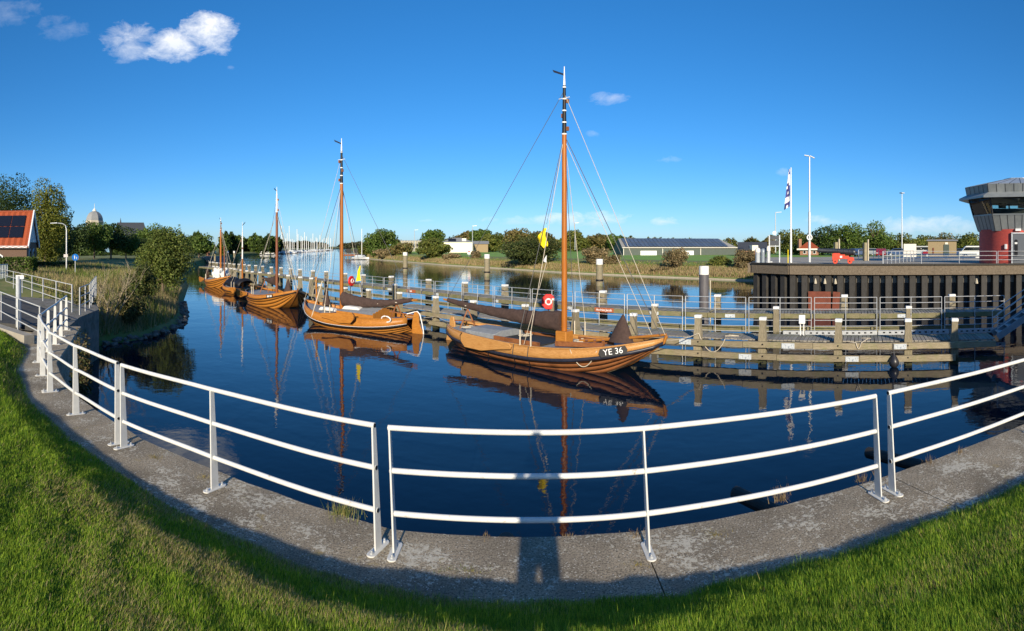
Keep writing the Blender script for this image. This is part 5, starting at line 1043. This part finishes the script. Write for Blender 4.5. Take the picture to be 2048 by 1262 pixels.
for s_ in (-1, 1): obj('lamp_head', MB().bar((.05 * s_, 0, zt), (.42 * s_, 0, zt + (.06 if s_ < 0 else -.18)), .22, .08), 'galv', r_)
o = obj('lifebuoy', MB().quadstrip([[((.2 + .05 * math.cos(2 * math.pi * j / 8)) * math.cos(2 * math.pi * i_ / 16), -.14 + .05 * math.sin(2 * math.pi * j / 8), 2.05 + (.2 + .05 * math.cos(2 * math.pi * j / 8)) * math.sin(2 * math.pi * i_ / 16)) for j in range(8)] for i_ in range(17)], True), 'white', r_)
sf = pf(1549, 46.5); r_ = thing('signal_mast', 'white two-legged frame holding dark signal panels at the wall corner', 'signal frame', sf, -th(1549))
for s_ in (-1, 1): obj('leg', MB().bar((.42 * s_, 0, 0), (.42 * s_, 0, 2.25), .09, .09), 'plate_pale', r_)
obj('panel', MB().box((0, 0, 2.02), (.74, .08, .3)), 'roof_slate', r_); obj('panel', MB().box((0, 0, 1.6), (.74, .08, .4)), 'roof_slate', r_); obj('cross_bar', MB().box((0, -.02, 1.33), (.95, .1, .07)), 'plate_pale', r_); obj('foot', MB().box((-.42, 0, .04), (.5, .25, .08)), 'plate_pale', r_)
obj('spotlight', MB().tube([(0, -.1, 2.42), (0, .12, 2.46)], [.16, .12], 12), 'white', r_)
for x, D, nm, lab, mtx, h_, rad in ((1515.5, 45, 'bollard_cabinet', 'grey ribbed bollard cabinet at the very corner of the wall', 'zinc_roof', 1.2, .19), (1526, 46, 'bollard_cabinet', 'blue-grey cabinet between two white-topped bollards', 'steel_blue', 1.15, .2), (1537, 45.5, 'bollard_cabinet', 'white rounded bollard beside the signal frame', 'render_white', 1.35, .15)):
    p = pf(x, D); r_ = thing(nm, lab, 'bollard', p, 0, 'bollards at the wall corner'); o = obj('shaft', MB().lathe([(rad, 0), (rad, h_ * .86), (rad * .9, h_ * .87)], n=14), mtx if 'white' not in lab[:6] else 'galv', r_); o = obj('top', MB().lathe([(rad * 1.08, h_ * .7), (rad * 1.08, h_ * .9), (rad * .5, h_)], n=14), 'render_white' if mtx != 'steel_blue' else 'steel_blue', r_); smooth(o, 50)
solo('marker_post', MB().tube([pf(1576, 44.5), pf(1576, 44.5) + up * 1.05], .035, 8), 'yellow', 'thin yellow marker post left of the flagpole base', 'post', pf(1576, 44.5))
for x, h_, lab in ((1678, 2.0, 'first'), (1736, 1.95, 'second')):
    p = pf(x, 52); r_ = thing('timber_post', f'pair of pale upright timbers behind the cannon, {lab} from the flagpole', 'posts', p, 0, 'timber uprights behind the cannon'); obj('upright', MB().bar((0, 0, 0), (0, 0, h_), .12, .12), 'stone_pale', r_); obj('stump', MB().bar((-.35, 0, 0), (-.35, 0, h_ * .85), .3, .3), 'post_wood', r_)
# buildings behind the lock
def hut(name, label, x0, x1, D, zb, ye, yr, wall_m, roof_m, cat='house', hip=False, depth=6, over=.4, group=None):
    a, b = A(x0, D, zb), A(x1, D, zb); ax = (b - a).normalized(); nb = Vector((-ax.y, ax.x, 0)); nb = nb if nb.dot(a) > 0 else -nb; L = (b - a).length; h_ = zat(ye, D) - zb; hr = zat(yr, D + depth / 2) - zb
    r_ = thing(name, label, cat, a, 0, group); q = lambda u, v, z: ax * u + nb * v + up * z
    obj('wall', MB().quadstrip([[q(0, 0, 0), q(L, 0, 0), q(L, depth, 0), q(0, depth, 0)], [q(0, 0, h_), q(L, 0, h_), q(L, depth, h_), q(0, depth, h_)]], True), wall_m, r_)
    i_ = L * .38 if hip else 0; o_ = over
    rf_ = MB(); rf_.poly([q(-o_, -o_, h_), q(L + o_, -o_, h_), q(L + o_ - i_ - (o_ if hip else 0), depth / 2, hr), q(i_ - (0 if hip else o_), depth / 2, hr)]); rf_.poly([q(-o_, depth + o_, h_), q(L + o_, depth + o_, h_), q(L + o_ - i_ - (o_ if hip else 0), depth / 2, hr), q(i_ - (0 if hip else o_), depth / 2, hr)])
    for u, ui in ((-o_, i_ - (0 if hip else o_)), (L + o_, L + o_ - i_ - (o_ if hip else 0))): rf_.poly([q(u, -o_, h_), q(u, depth + o_, h_), q(ui, depth / 2, hr)])
    rf_.poly([q(-o_, -o_, h_), q(L + o_, -o_, h_), q(L + o_, depth + o_, h_), q(-o_, depth + o_, h_)])
    rr_ = obj('roof', rf_, roof_m, r_); return r_, q, L, h_, rr_, hr
r_, q, L, h_, rr_, hr = hut('house', 'low brick cottage with orange hipped roof behind the tall lamp', 1600, 1637, 92, 3.2, 498.5, 484, 'brick_brown', 'tile_orange', hip=True, depth=4)
obj('fascia', MB().bar(q(-.5, -.45, h_), q(L + .5, -.45, h_), .1, .25), 'render_white', rr_); obj('chimney', MB().box(q(-.1, 2, h_ + .9), (.5, .5, 1.6)), 'brick_brown', rr_)
for u in (.5, 1.3, 2.1): wn = obj('window', MB().bar(q(u, -.05, h_ * .55), q(u + .5, -.05, h_ * .55), .08, .6), 'white', r_); obj('pane', MB().bar(q(u + .06, -.1, h_ * .55), q(u + .44, -.1, h_ * .55), .04, .48), 'glass_dark', wn)
r_, q, L, h_, rr_, hr = hut('shed', 'flat-roofed tan brick shed with green door beside the tower', 1856, 1913, 84, 2.9, 482, 479, 'brick_tan', 'render_grey', 'shed', depth=5, over=.25)
obj('door', MB().bar(q(L * .55, -.04, 1.0), q(L * .74, -.04, 1.0), .08, 2.0), 'barn_green', r_); obj('lamp', MB().bar(q(L * .6, -.05, h_ - .35), q(L * .7, -.05, h_ - .35), .06, .3), 'render_white', r_); obj('window', MB().bar(q(L * .16, -.04, 1.1), q(L * .21, -.04, 1.1), .06, .8), 'rust', r_)
solo('utility_box', MB().box(A(1820, 66, ZP + .8), (1.45, .9, 1.6), -.7), 'render_white', 'cream utility cabinet left of the shed behind the railing', 'cabinet', A(1820, 66, ZP))
# parked cars: body from a side outline, glass, wheels
def car(label, x, D, rz, mt, van=False):
    p = A(x, D * 1.4, 2.75); r_ = thing('parked_car', label, 'car', p, rz, 'cars parked behind the lock')
    side = [(-2.1, .35), (-2.15, .75), (-2.0, .95), (-1.35, 1.05), (-.7, 1.48), (.9, 1.5), (1.7, 1.08), (2.05, 1.0), (2.1, .4)] if not van else [(-2.3, .35), (-2.35, .9), (-1.9, 1.15), (-1.35, 1.85), (-1.1, 1.95), (2.3, 1.95), (2.35, .4)]
    o = obj('body', MB().xprism(side, (0, 0, 0), (1, 0, 0), (0, 0, 1), (0, 1, 0), 1.7), mt, r_); bevel(o, .08, 2)
    gl_ = [(-1.15, 1.08), (-.62, 1.42), (.85, 1.43), (1.45, 1.1)] if not van else [(-1.75, 1.2), (-1.3, 1.75), (2.0, 1.75), (2.0, 1.2)]
    obj('side_windows', MB().xprism(gl_, (0, 0, 0), (1, 0, 0), (0, 0, 1), (0, 1, 0), 1.73), 'glass_dark', r_)
    for x_ in (-1.3, 1.35):
        for s_ in (-1, 1): wl_ = obj('wheel', MB().tube([(x_, .7 * s_, .32), (x_, .88 * s_, .32)], .32, 14), 'tyre', r_); obj('rim', MB().tube([(x_, .88 * s_, .32), (x_, .9 * s_, .32)], .19, 10), 'galv', wl_)
    for s_ in (-1, 1): obj('headlight', MB().box((-2.12, .6 * s_, .75), (.08, .3, .14)), 'white', r_)
for x, D, rz, mt, van, lab in ((1713, 72, .6, 'car_blue', False, 'dark blue car seen just above the cannon breech'), (1748, 76, 2.2, 'car_silver', False, 'silver car parked right of the cannon timbers'), (1762, 70, .9, 'car_red', False, 'dark red car at end of the platform railing'), (1794, 78, -.6, 'car_blue', False, 'blue car behind the thin mast and railing'), (1843, 76, -.5, 'car_silver', True, 'silver van parked left of the tan shed'), (1868, 70, -.6, 'car_red', False, 'red car parked in front of the tan shed'), (1921, 70, -.7, 'car_blue', False, 'blue car parked right of the shed'), (1946, 66, -.7, 'car_white', True, 'white van parked beside the tower drum'), (1730, 84, -.3, 'car_dark', False, 'black car far back between trees and railing')):
    car(lab, x, D, rz, mt, van)
# gangway down to the low jetty, in the shade
g0_ = on(NP, -.9, 1990, ZD); dirg = (NP.at(3)[0] - NP.at(tl0)[0]).normalized(); gw_ = thing('gangway_stair', 'steel stair with tube handrails descending to the low jetty', 'stairs', g0_); sd2 = Vector((-dirg.y, dirg.x, 0)); rise_ = dirg * 5.2 + up * 3.3
for s_ in (-.5, .5):
    obj('stringer', MB().bar(sd2 * s_, sd2 * s_ + rise_, .05, .26), 'steel_blue', gw_)
    for hh in (.95, .65, .35): obj('handrail', MB().tube([sd2 * s_ + up * hh, sd2 * s_ + rise_ + up * hh], .02, 6), 'galv', gw_)
    for f in (0, .33, .66, 1): obj('baluster', MB().tube([sd2 * s_ + rise_ * f, sd2 * s_ + rise_ * f + up * .95], .02, 6), 'galv', gw_)
for k in range(13): c = rise_ * ((k + .6) / 13.5); obj('tread', MB().box(tuple(c), (.28, .96, .04), math.atan2(dirg.y, dirg.x)), 'galv', gw_)
# unseen building added on our own quay, its gable shaped to shade the jetty end
bl = thing('shade_building', 'gabled brick building added out of view on the quay to shade the jetty end', 'building', (20, 3, ZQ))
pts = [(15.5, ZQ), (15.5, 4.55), (20.5, 6.7), (25.5, 4.55), (25.5, ZQ)]
obj('wall', MB().xprism([(a - 20, b - ZQ) for a, b in pts], (0, 0, 0), (1, 0, 0), (0, 0, 1), (0, 1, 0), 4.4), 'brick_brown', bl)
for s_ in (-1, 1): obj('roof', MB().bar((s_ * 5.2, 0, 2.55), (s_ * .0, 0, 4.78), 4.9, .12), 'tile_orange', bl)
# ------------------------------------------------------------------ far bank: reeds, bushes, buildings, trees, lamps
n = 90000; xs = RNG.uniform(735, 1660, n); Dw = np.interp(xs, [p[0] for p in RB][::-1], [HC * F / (p[1] - YH) for p in RB][::-1]); o_ = RNG.uniform(.4, 14, n) * RNG.random(n) ** .35
zz = np.interp(o_, [0, .25, 3, 9, 15, 19], [.05, .32, .9, 1.7, 2.05, 2.12]); D = Dw + o_; ta = (xs - 1024) / F; X, Y = D * np.sin(ta), D * np.cos(ta); pn = snoise(X, Y, .12, 41) + .5 * snoise(X, Y, .5, 43)
gf = np.clip((o_ - 4) / 5, 0, 1) + .2 * pn; k = RNG.random(n) < np.clip(1.2 - gf, .12, 1); X, Y, zz, D, pn, gf, o_ = X[k], Y[k], zz[k], D[k], pn[k], gf[k], o_[k]; n = len(X)
cols = palette(np.stack([np.clip(.15 + gf - .2 * pn, .03, 3), np.clip(.5 + pn, .05, 2), np.clip(1.1 - gf, .05, 2)], 1), [(.13, .21, .03), (.20, .17, .065), (.36, .27, .14)])
tag(blades('reeds', 'straw', X, Y, zz, RNG.uniform(.15, .6, n) * np.clip(1.1 - .7 * gf, .2, 1.1), .0016 * D, cols, RNG.uniform(.05, .55, n)), 'dry straw-coloured reeds along the far bank', 'reeds')
FB = 'bushes along the far bank'
def wat(x, o=0): return float(np.interp(x, [p[0] for p in RB][::-1], [HC * F / (p[1] - YH) for p in RB][::-1])) + o
for (x, o, zb, yt, wp, pal, nn, lab) in ((1063, 2.5, .5, 478, 92, [(.035, .055, .014), (.06, .08, .02), (.09, .10, .03)], 9000, 'big dark green bush leaning over the water left of the tall mast'), (865, 6, 1.0, 481, 56, OLIVE, 5000, 'olive bush on the bank before the white house'),
     (766, 14, 1.2, 461, 66, GREEN, 6000, 'large rounded green tree left of the far mooring pile'), (737, 10, .8, 484, 44, OLIVE, 2500, 'green shrub beside the moored white sailboat'), (1354, 4.5, 1.1, 497, 44, TAN, 3200, 'leafless tan shrub in front of the warehouse doors'), (1491, 6, 1.2, 500, 44, TAN, 3000, 'tan shrub beside the sheet-pile wall corner'),
     (1325, 2.5, .6, 534, 34, TAN, 1200, 'small low straw clump near the water right of tall mast'), (1192, 6, 1.3, 495, 44, TAN, 2600, 'thin brown shrub behind the mooring pile right of the mast'), (903, 7, 1.3, 508, 30, TAN, 1200, 'low brown shrub between olive bush and signpost'), (800, 12, 1.3, 485, 40, AUTUMN, 2400, 'brownish bush before the grey apartment block'), (950, 9, 1.4, 503, 16, TAN, 800, 'tiny bare shrub beside the bank signpost'), (1225, 7, 1.2, 508, 30, TAN, 1000, 'pale reed clump left of the warehouse gable'), (771, 3, .6, 500, 36, TAN, 1400, 'low tan brush at the foot of the rounded tree'), (1440, 9, 1.6, 512, 40, OLIVE, 1500, 'low green scrub right of the tan shrub')):
    tree('bush', lab, x, wat(x, o), zb, yt - 2, wp * 1.15, pal, int(nn * 1.4), trunk=.0, cat='bush', group=FB, fill=.3 if pal is TAN else .5)
# warehouse with solar roof
a, b = A(1247, 150, 2.2), A(1474, 158, 2.2); ax = (b - a).normalized(); nb = Vector((-ax.y, ax.x, 0)); L = (b - a).length; he, hr_, dp = zat(495.5, 152) - 2.2, zat(477, 160) - 2.2, 20.0
wh = thing('warehouse', 'long low green warehouse with two white doors and solar roof', 'warehouse', a); q = lambda u, v, z: ax * u + nb * v + up * z
for k in range(3):
    u0, u1 = L * k / 3, L * (k + 1) / 3 - .02; obj('wall_bay', MB().poly([q(u0, 0, 0), q(u1, 0, 0), q(u1, 0, he), q(u0, 0, he)]), 'barn_green', wh); solid(wh.children[-1], .1); obj('downpipe', MB().bar(q(u0, -.1, 0), q(u0, -.1, he), .15, .15), 'render_white', wh)
    if k: dd_ = obj('roller_door', MB().bar(q(u0 - L * (.19 if k == 1 else .2), -.12, .62), q(u0 - L * (.19 if k == 1 else .2) + 4.4, -.12, .62), .1, 1.25), 'white', wh)
obj('roof_slope', MB().poly([q(-.4, -.5, he - .1), q(L + .4, -.5, he - .1), q(L - 2.0, dp / 2, hr_), q(0, dp / 2, hr_)]), 'render_grey', wh); solid(wh.children[-1], .15); rs = wh.children[-1]
obj('roof_slope', MB().poly([q(-.4, dp + .5, he - .1), q(L + .4, dp + .5, he - .1), q(L - 2.0, dp / 2, hr_), q(0, dp / 2, hr_)]), 'render_grey', wh); obj('gable', MB().poly([q(0, 0, 0), q(0, 0, he), q(0, dp / 2, hr_), q(0, dp, he), q(0, dp, 0)]), 'barn_green', wh); obj('gable', MB().poly([q(L, 0, 0), q(L, 0, he), q(L - 2, dp / 2, hr_ - .1), q(L, dp, he), q(L, dp, 0)]), 'barn_green', wh)
obj('gutter', MB().bar(q(-.4, -.55, he), q(L + .4, -.55, he), .15, .15), 'render_white', wh)
s0, s1 = q(0, -.2, he + .02), q(0, dp / 2, hr_); sl_ = s1 - s0; nv_ = ax.cross(sl_).normalized(); nv_ = nv_ if nv_.z > 0 else -nv_; npn = 26
for i_ in range(npn):
    for j in range(2):
        u = .6 + (L - 3.0) * (i_ + .5) / npn; c = s0 + sl_ * (.27 + .46 * j) + ax * u + nv_ * .2; obj('solar_panel', MB().bar(c - ax * (L - 3) / npn * .44, c + ax * (L - 3) / npn * .44, sl_.length * .42, .06, up=nv_), 'solar_blue', rs)
r_, q, L, h_, rr_, hr = hut('house', 'dark-roofed house with white dormer right of the warehouse', 1478, 1532, 140, 2.3, 501, 484, 'brick_brown', 'roof_slate', depth=9)
obj('dormer', MB().box(q(L * .55, .5, h_ + .6), (1.6, 1.6, 1.4)), 'render_white', rr_)
r_, q, L, h_, rr_, hr = hut('house', 'white rendered house with grey hipped roof on the meadow', 884, 946, 215, 2.2, 484, 475.5, 'render_white', 'roof_lead', hip=True, depth=9)
obj('dormer', MB().box(q(L * .72, 1.5, h_ + .9), (1.6, 1.6, 1.0)), 'render_white', rr_); obj('solar_panel', MB().bar(q(L * .2, .7, h_ + .75), q(L * .45, .7, h_ + .75), 1.4, .08, up=(0, -.8, .6)), 'solar', rr_)
r_, q, L, h_, rr_, hr = hut('apartment_block', 'long grey apartment block with pale balconies beyond the reeds', 801, 868, 265, 2.2, 481.5, 480.5, 'render_grey', 'render_white', 'building', depth=10, over=.3)
for k in range(12): obj('pier', MB().bar(q(L * (k + .5) / 12, -.2, 0), q(L * (k + .5) / 12, -.2, h_), .35, .35), 'stone_pale', r_)
for k in range(11): obj('window', MB().bar(q(L * (k + .65) / 12, -.06, h_ * .6), q(L * (k + 1.35) / 12, -.06, h_ * .6), .1, 1.3), 'glass_dark', r_)
hut('house', 'low tan brick house right of the white one', 948, 976, 225, 2.2, 488, 482, 'brick_tan', 'roof_lead', depth=8)
# tree lines: nearer trees one by one, the woods behind as one mass
TL = 'trees behind the meadow'
for (x, D, yt, wp, pal, lab) in ((868, 245, 462, 34, GREEN, 'green tree right behind the olive bank bush'), (962, 250, 460, 40, GREEN, 'green tree right of the white house and lamp'), (985, 240, 468, 44, OLIVE, 'olive tree beside the meadow lamp post'), (925, 290, 464, 40, AUTUMN, 'brownish tree over the white house roof'), (1032, 265, 459, 42, AUTUMN, 'tall sparse brown tree left of the mast bush'), (1085, 280, 465, 46, AUTUMN, 'brown tree just left of the tall mast'),
       (1150, 270, 466, 50, OLIVE, 'olive tree behind the rigging right of tall mast'), (1205, 270, 468, 50, AUTUMN, 'brown tree left of the warehouse'), (1236, 255, 470, 32, GREEN, 'green tree at the warehouse gable'), (1590, 130, 459, 58, OLIVE, 'light green tree behind the flagpole'), (1645, 120, 452, 74, DARKG, 'dark green tree right of the tall lamp'), (1692, 118, 442, 72, GREEN, 'tallest round tree above the cannon'), (1748, 122, 446, 70, GREEN, 'round green tree right of the cannon'),
       (1813, 128, 472, 62, OLIVE, 'low olive tree behind the thin mast'), (1850, 135, 474, 46, OLIVE, 'low olive tree left of the tan shed'), (1890, 112, 470, 60, AUTUMN, 'brownish tree above the tan shed'), (1937, 105, 466, 50, OLIVE, 'dark olive tree squeezed against the tower drum'), (1543, 170, 474, 30, AUTUMN, 'brown tree behind the signal frame')):
    tree('tree', lab, x, D, 2.2, yt - 2, wp * 1.2, pal, 6000, trunk=.03, group=TL)
def wood(name, label, runs, seed, cols, leaf_px=3.2):
    V_ = []; Cc = []; g = np.random.default_rng(seed)
    for x0, x1, D, yt, zb, dens in runs:
        n = int((x1 - x0) * dens); k = max(3, int((x1 - x0) / 15)); cx = np.sort(g.uniform(x0, x1, k)); top = g.uniform(.72, 1.05, k); w_ = g.uniform(9, 17, k); ci = g.integers(0, k, n)
        H = zat(yt, D) - zb; u = g.normal(size=(n, 3)); u /= np.linalg.norm(u, axis=1, keepdims=True); r = g.uniform(.75, 1.08, (n, 1)) * (1 + .2 * np.sin(u[:, :1] * 7 + ci[:, None] * 3) * np.sin(u[:, 2:] * 8)); u = u * r; xx = cx[ci] + u[:, 0] * w_[ci] * 1.1; ta = (xx - 1024) / F; DD = D + u[:, 1] * w_[ci] * D / F + (ci % 3) * 6
        z = zb + H * top[ci] * (.5 + .5 * u[:, 2]); p = np.stack([DD * np.sin(ta), DD * np.cos(ta), z], 1); s_ = leaf_px * D / F
        V_.append((p[:, None, :] + g.normal(size=(n, 4, 3)) * s_ * .42).reshape(-1, 3)); cc = np.array(cols)[(g.random(n) * len(cols)).astype(int)] * g.uniform(.7, 1.35, (k, 1))[ci] * g.uniform(.8, 1.2, (n, 1)); Cc.append(cc)
    v = np.concatenate(V_); c = np.concatenate(Cc).astype(np.float32); o = obj(name, npmesh(name, v, len(c), 4, c), 'leaf'); o['kind'] = 'stuff'; o['label'] = label; return o
wood('left_wood', 'dense green wood along the far left bank', [(372, 470, 215, 466, 1.5, 170), (455, 560, 330, 469, 1.5, 150), (380, 480, 250, 474, 1.5, 90), (515, 562, 300, 474, 1.5, 90), (245, 390, 240, 462, 1.8, 110), (-60, 300, 135, 478, 2.2, 130), (60, 300, 118, 503, 2.2, 60)], 51, GREEN + DARKG)
wood('far_wood', 'hazy distant wood closing the river view', [(556, 700, 1350, 486, 1, 70), (695, 760, 700, 484, 1.5, 60), (560, 610, 900, 482, 1, 60)], 52, [(.05, .065, .03), (.07, .08, .04), (.09, .09, .05)])
wood('meadow_wood', 'long brown and green wood behind the meadow and warehouse', [(740, 900, 380, 477, 2, 70), (890, 1260, 330, 473, 2, 80), (1240, 1560, 360, 477, 2.2, 60), (1700, 1980, 190, 477, 2.4, 110)], 53, AUTUMN + OLIVE + [(.06, .075, .02)])
# lamps along the road, signpost, thin mast
for x, D, yt, yb, side, lab in ((945, 170, 452, 503, 1, 'slender street lamp on the meadow right of the white house'), (1150, 190, 446, 500, 1, 'slender street lamp right of the tall mast'), (829, 200, 460, 497, 1, 'slender street lamp left of the olive bush'), (1551, 120, 425, 505, 1, 'slender street lamp above the signal frame')):
    p = A(x, D, zat(yb, D)); r_ = thing('street_lamp', lab, 'street lamp', p, -th(x), 'street lamps beyond the far bank'); h_ = (yb - yt) * D / F; obj('pole', MB().tube([(0, 0, 0), (0, 0, h_)], .13, 8, .08), 'galv', r_); obj('lamp_head', MB().bar((0, 0, h_), (1.3 * side, 0, h_ + .1), .25, .14), 'galv', r_)
p = A(1804, 60, ZP); r_ = thing('signal_mast', 'very thin tall grey mast behind the platform railing', 'mast', p); h_ = zat(386, 60) - ZP; obj('pole', MB().tube([(0, 0, 0), (0, 0, h_)], .07, 8, .035), 'galv', r_); obj('mast_head', MB().box((0, 0, h_), (.4, .4, .1)), 'galv', r_)
p = A(938, wat(938, 15), 2.0); r_ = thing('bank_sign', 'small white and red sign on the far meadow bank', 'sign', p, -th(938)); obj('post', MB().tube([(0, 0, 0), (0, 0, 1.4)], .06, 8), 'galv', r_); obj('panel', MB().box((0, -.07, 1.1), (.75, .05, 1.0)), 'white', r_); obj('red_mark', MB().box((0, -.1, 1.35), (.5, .02, .3)), 'red', r_)
# marina: sailing boats and cruisers far away on the left, one by one
def yacht(label, x, D, hp_, Lh, rz, group, cat='sailing boat', cruiser=False):
    p = A(x, D, 0); r_ = thing('yacht' if not cruiser else 'motor_cruiser', label, cat, p, rz, group)
    hl = [(-.5, .45), (-.42, 0), (.3, 0), (.5, .6)]; rows = [[(Lh * u, Lh * w_ * math.sin(a) * .15, (.25 + .75 * (1 + math.cos(a)) / 2) * .1 * Lh * (1 + .3 * max(0, u)) - .02 * Lh) for a in [R(-150 + 300 * k / 8) for k in range(9)]] for u, w_ in ((-.5, .8), (-.3, 1), (.1, 1), (.35, .6), (.5, .06))]
    obj('hull', MB().quadstrip(rows, True), 'white', r_); obj('cabin', MB().xprism([(-.3, 0), (-.25, .09), (.12, .09), (.24, 0)], (0, 0, .1 * Lh), (Lh, 0, 0), (0, 0, Lh), (0, 1, 0), .2 * Lh), 'plate_pale' if not cruiser else 'white', r_)
    if cruiser: obj('windscreen', MB().xprism([(-.2, .09), (-.15, .2), (-.05, .2), (.05, .09)], (0, 0, .1 * Lh), (Lh, 0, 0), (0, 0, Lh), (0, 1, 0), .18 * Lh), 'glass_dark', r_)
    if hp_: obj('mast', MB().tube([(.05 * Lh, 0, .1 * Lh), (.05 * Lh, 0, hp_)], .00042 * D + .03, 6), 'white', r_); obj('boom', MB().tube([(.05 * Lh, 0, .22 * Lh), (-.4 * Lh, 0, .22 * Lh)], .12, 6), 'wale_blue', r_)
    return r_
rg = random.Random(12); lab_ = 'small white yacht with bare mast in the distant marina'
for k in range(26):
    x = 562 + 102 * (k + rg.uniform(-.3, .3)) / 26; D = float(np.interp(x, [562, 600, 630, 664], [345, 420, 520, 640])) + rg.uniform(-14, 12); yacht(lab_, x, D, rg.uniform(9, 14) if k % 4 else rg.uniform(14, 19), rg.uniform(8, 11), rg.uniform(0, 3), 'yachts in the distant marina')
yacht('white motor cruiser moored below the far wood', 533, 330, 0, 11, .35, None, 'motor boat', True); yacht('second white cruiser right of the moored motor boats', 553, 345, 0, 9, .3, None, 'motor boat', True)
yacht('white yacht with tall mast moored by the far timber pier', 722, 205, 11.0, 8, -.5, None)
p = A(702, 222, 0); r_ = thing('timber_pier', 'brown timber pier with two dark screens beside the white yacht', 'pier', p, -th(702))
for u in (-2.6, -1.2, 0, 1.4, 2.6): obj('pile', MB().tube([(u, 0, -.5), (u, 0, 2.6)], .18, 8), 'post_wood', r_)
obj('beam', MB().box((0, -.1, 1.2), (5.8, .3, .7)), 'mast_dark', r_); obj('deck', MB().box((0, 1.2, 2.0), (5.8, 2.6, .2)), 'deck_wood', r_)
for u in (-.9, 1.6): obj('screen', MB().box((u, -.3, 2.9), (1.9, .1, 1.6)), 'black', r_)
# small quay with a red hut and white-topped piles on the far left bank
solo('far_quay', MB().box(A(428, 158, .9), (6.5, 4, 1.8), -.5), 'render_grey', 'low grey concrete quay below the far left wood', 'quay', A(428, 158, 0))
hut('hut', 'tiny red brick hut on the far grey quay', 412, 420, 162, 1.8, 501, 496, 'brick_brown', 'tile_orange', 'hut', depth=2.5)
for x, D, lab in ((430, 150, 'left'), (455.5, 158, 'middle'), (468.5, 165, 'right')): pile('mooring_pile', f'far white-topped pile off the grey quay, {lab} of three', x, D, 502, 506, .28, 'post_wood')
# ------------------------------------------------------------------ small growth on the quay
def tuft(label, x, y, n, h_, cols, spread=.12, z=ZQ, dry=True):
    p = P(x, y, z); g = np.random.default_rng(int(x)); r_ = np.abs(g.normal(size=n)) * spread; a = g.uniform(0, 6.28, n); X, Y = r_ * np.cos(a), r_ * np.sin(a) * .7
    o = blades('plant_tuft', 'straw', X, Y, np.zeros(n), g.uniform(.3, 1, n) * h_, np.full(n, .006), (np.array(cols)[(g.random(n) * len(cols)).astype(int)] * g.uniform(.8, 1.2, (n, 1))).astype(np.float32), g.uniform(.1, .8, n)); o.location = p; tag(o, label, 'plant', 'small plants growing on the quay')
SD = [(.24, .17, .09), (.30, .22, .11), (.16, .11, .06)]; YG = [(.14, .19, .04), (.22, .24, .07), (.30, .25, .1)]
tuft('green grass tuft at quay edge under the bottom rail, left of the twin posts', 690, 1028, 260, .16, YG, .11)
for x, y, n, h_, c, lab in ((1562, 1000, 70, .22, SD, 'tallest dry weed on the edge behind the long panel'), (1722, 962, 50, .14, SD, 'dry weed beside the twin posts on the tower side'), (1860, 926, 40, .12, SD, 'dry weed on edge right of the twin posts'), (1920, 905, 40, .11, SD, 'dry weed farther right along the edge'), (1272, 1068, 60, .06, SD, 'low dry weed at the edge left of the middle post'), (1137, 1072, 30, .05, SD, 'small pale weed beside the photographer shadow'), (970, 1070, 24, .05, SD, 'sparse dry sprigs left of the photographer shadow'), (1755, 950, 30, .12, SD, 'brown weed behind the twin posts')):
    tuft(lab, x, y, n, h_, c, .06)
for x, y, n, lab in ((893, 1140, 60, 'tiny green sprout on concrete left of the shadow'), (310, 915, 160, 'yellow moss patch near the first twin posts'), (408, 955, 110, 'yellow moss cushion beside the middle post'), (1430, 1070, 120, 'yellow moss patch on concrete right of middle post'), (1276, 1130, 90, 'moss line in the slab joint below the middle post'), (945, 1142, 70, 'mossy spot beside the tiny green sprout')):
    tuft(lab, x, y, n, .03, YG if 'green' in lab else [(.30, .24, .07), (.24, .20, .06)], .09)

# plants rooted in the wall face, old timbers sticking out below the quay edge
tree('wall_plants', 'weeds and dry stalks rooted in the quay wall below the bend', 158, 11.4, .6, 655, 46, [(.10, .09, .035), (.16, .12, .06), (.06, .07, .02)], 2600, leaf=.06, trunk=.0, cat='plant', base=A(160, 11.6, .7), fill=.2, tr=.02)
for a, b, lab in (((3.05, 7.3, 1.15), (3.5, 5.05, 1.35), 'black round timber jutting from the wall below the long railing panel'), ((5.9, 8.1, .95), (6.35, 5.1, 1.15), 'black round timber jutting from the wall behind the twin posts'), ((-.06, 6.05, 1.45), (-.05, 5.1, 1.5), 'old timber end sticking out below the photographer shadow')):
    o = solo('fender_timber', MB().tube([a, b], .10, 12), 'tar', lab, 'timber', Vector(b)); bevel(o, .015)
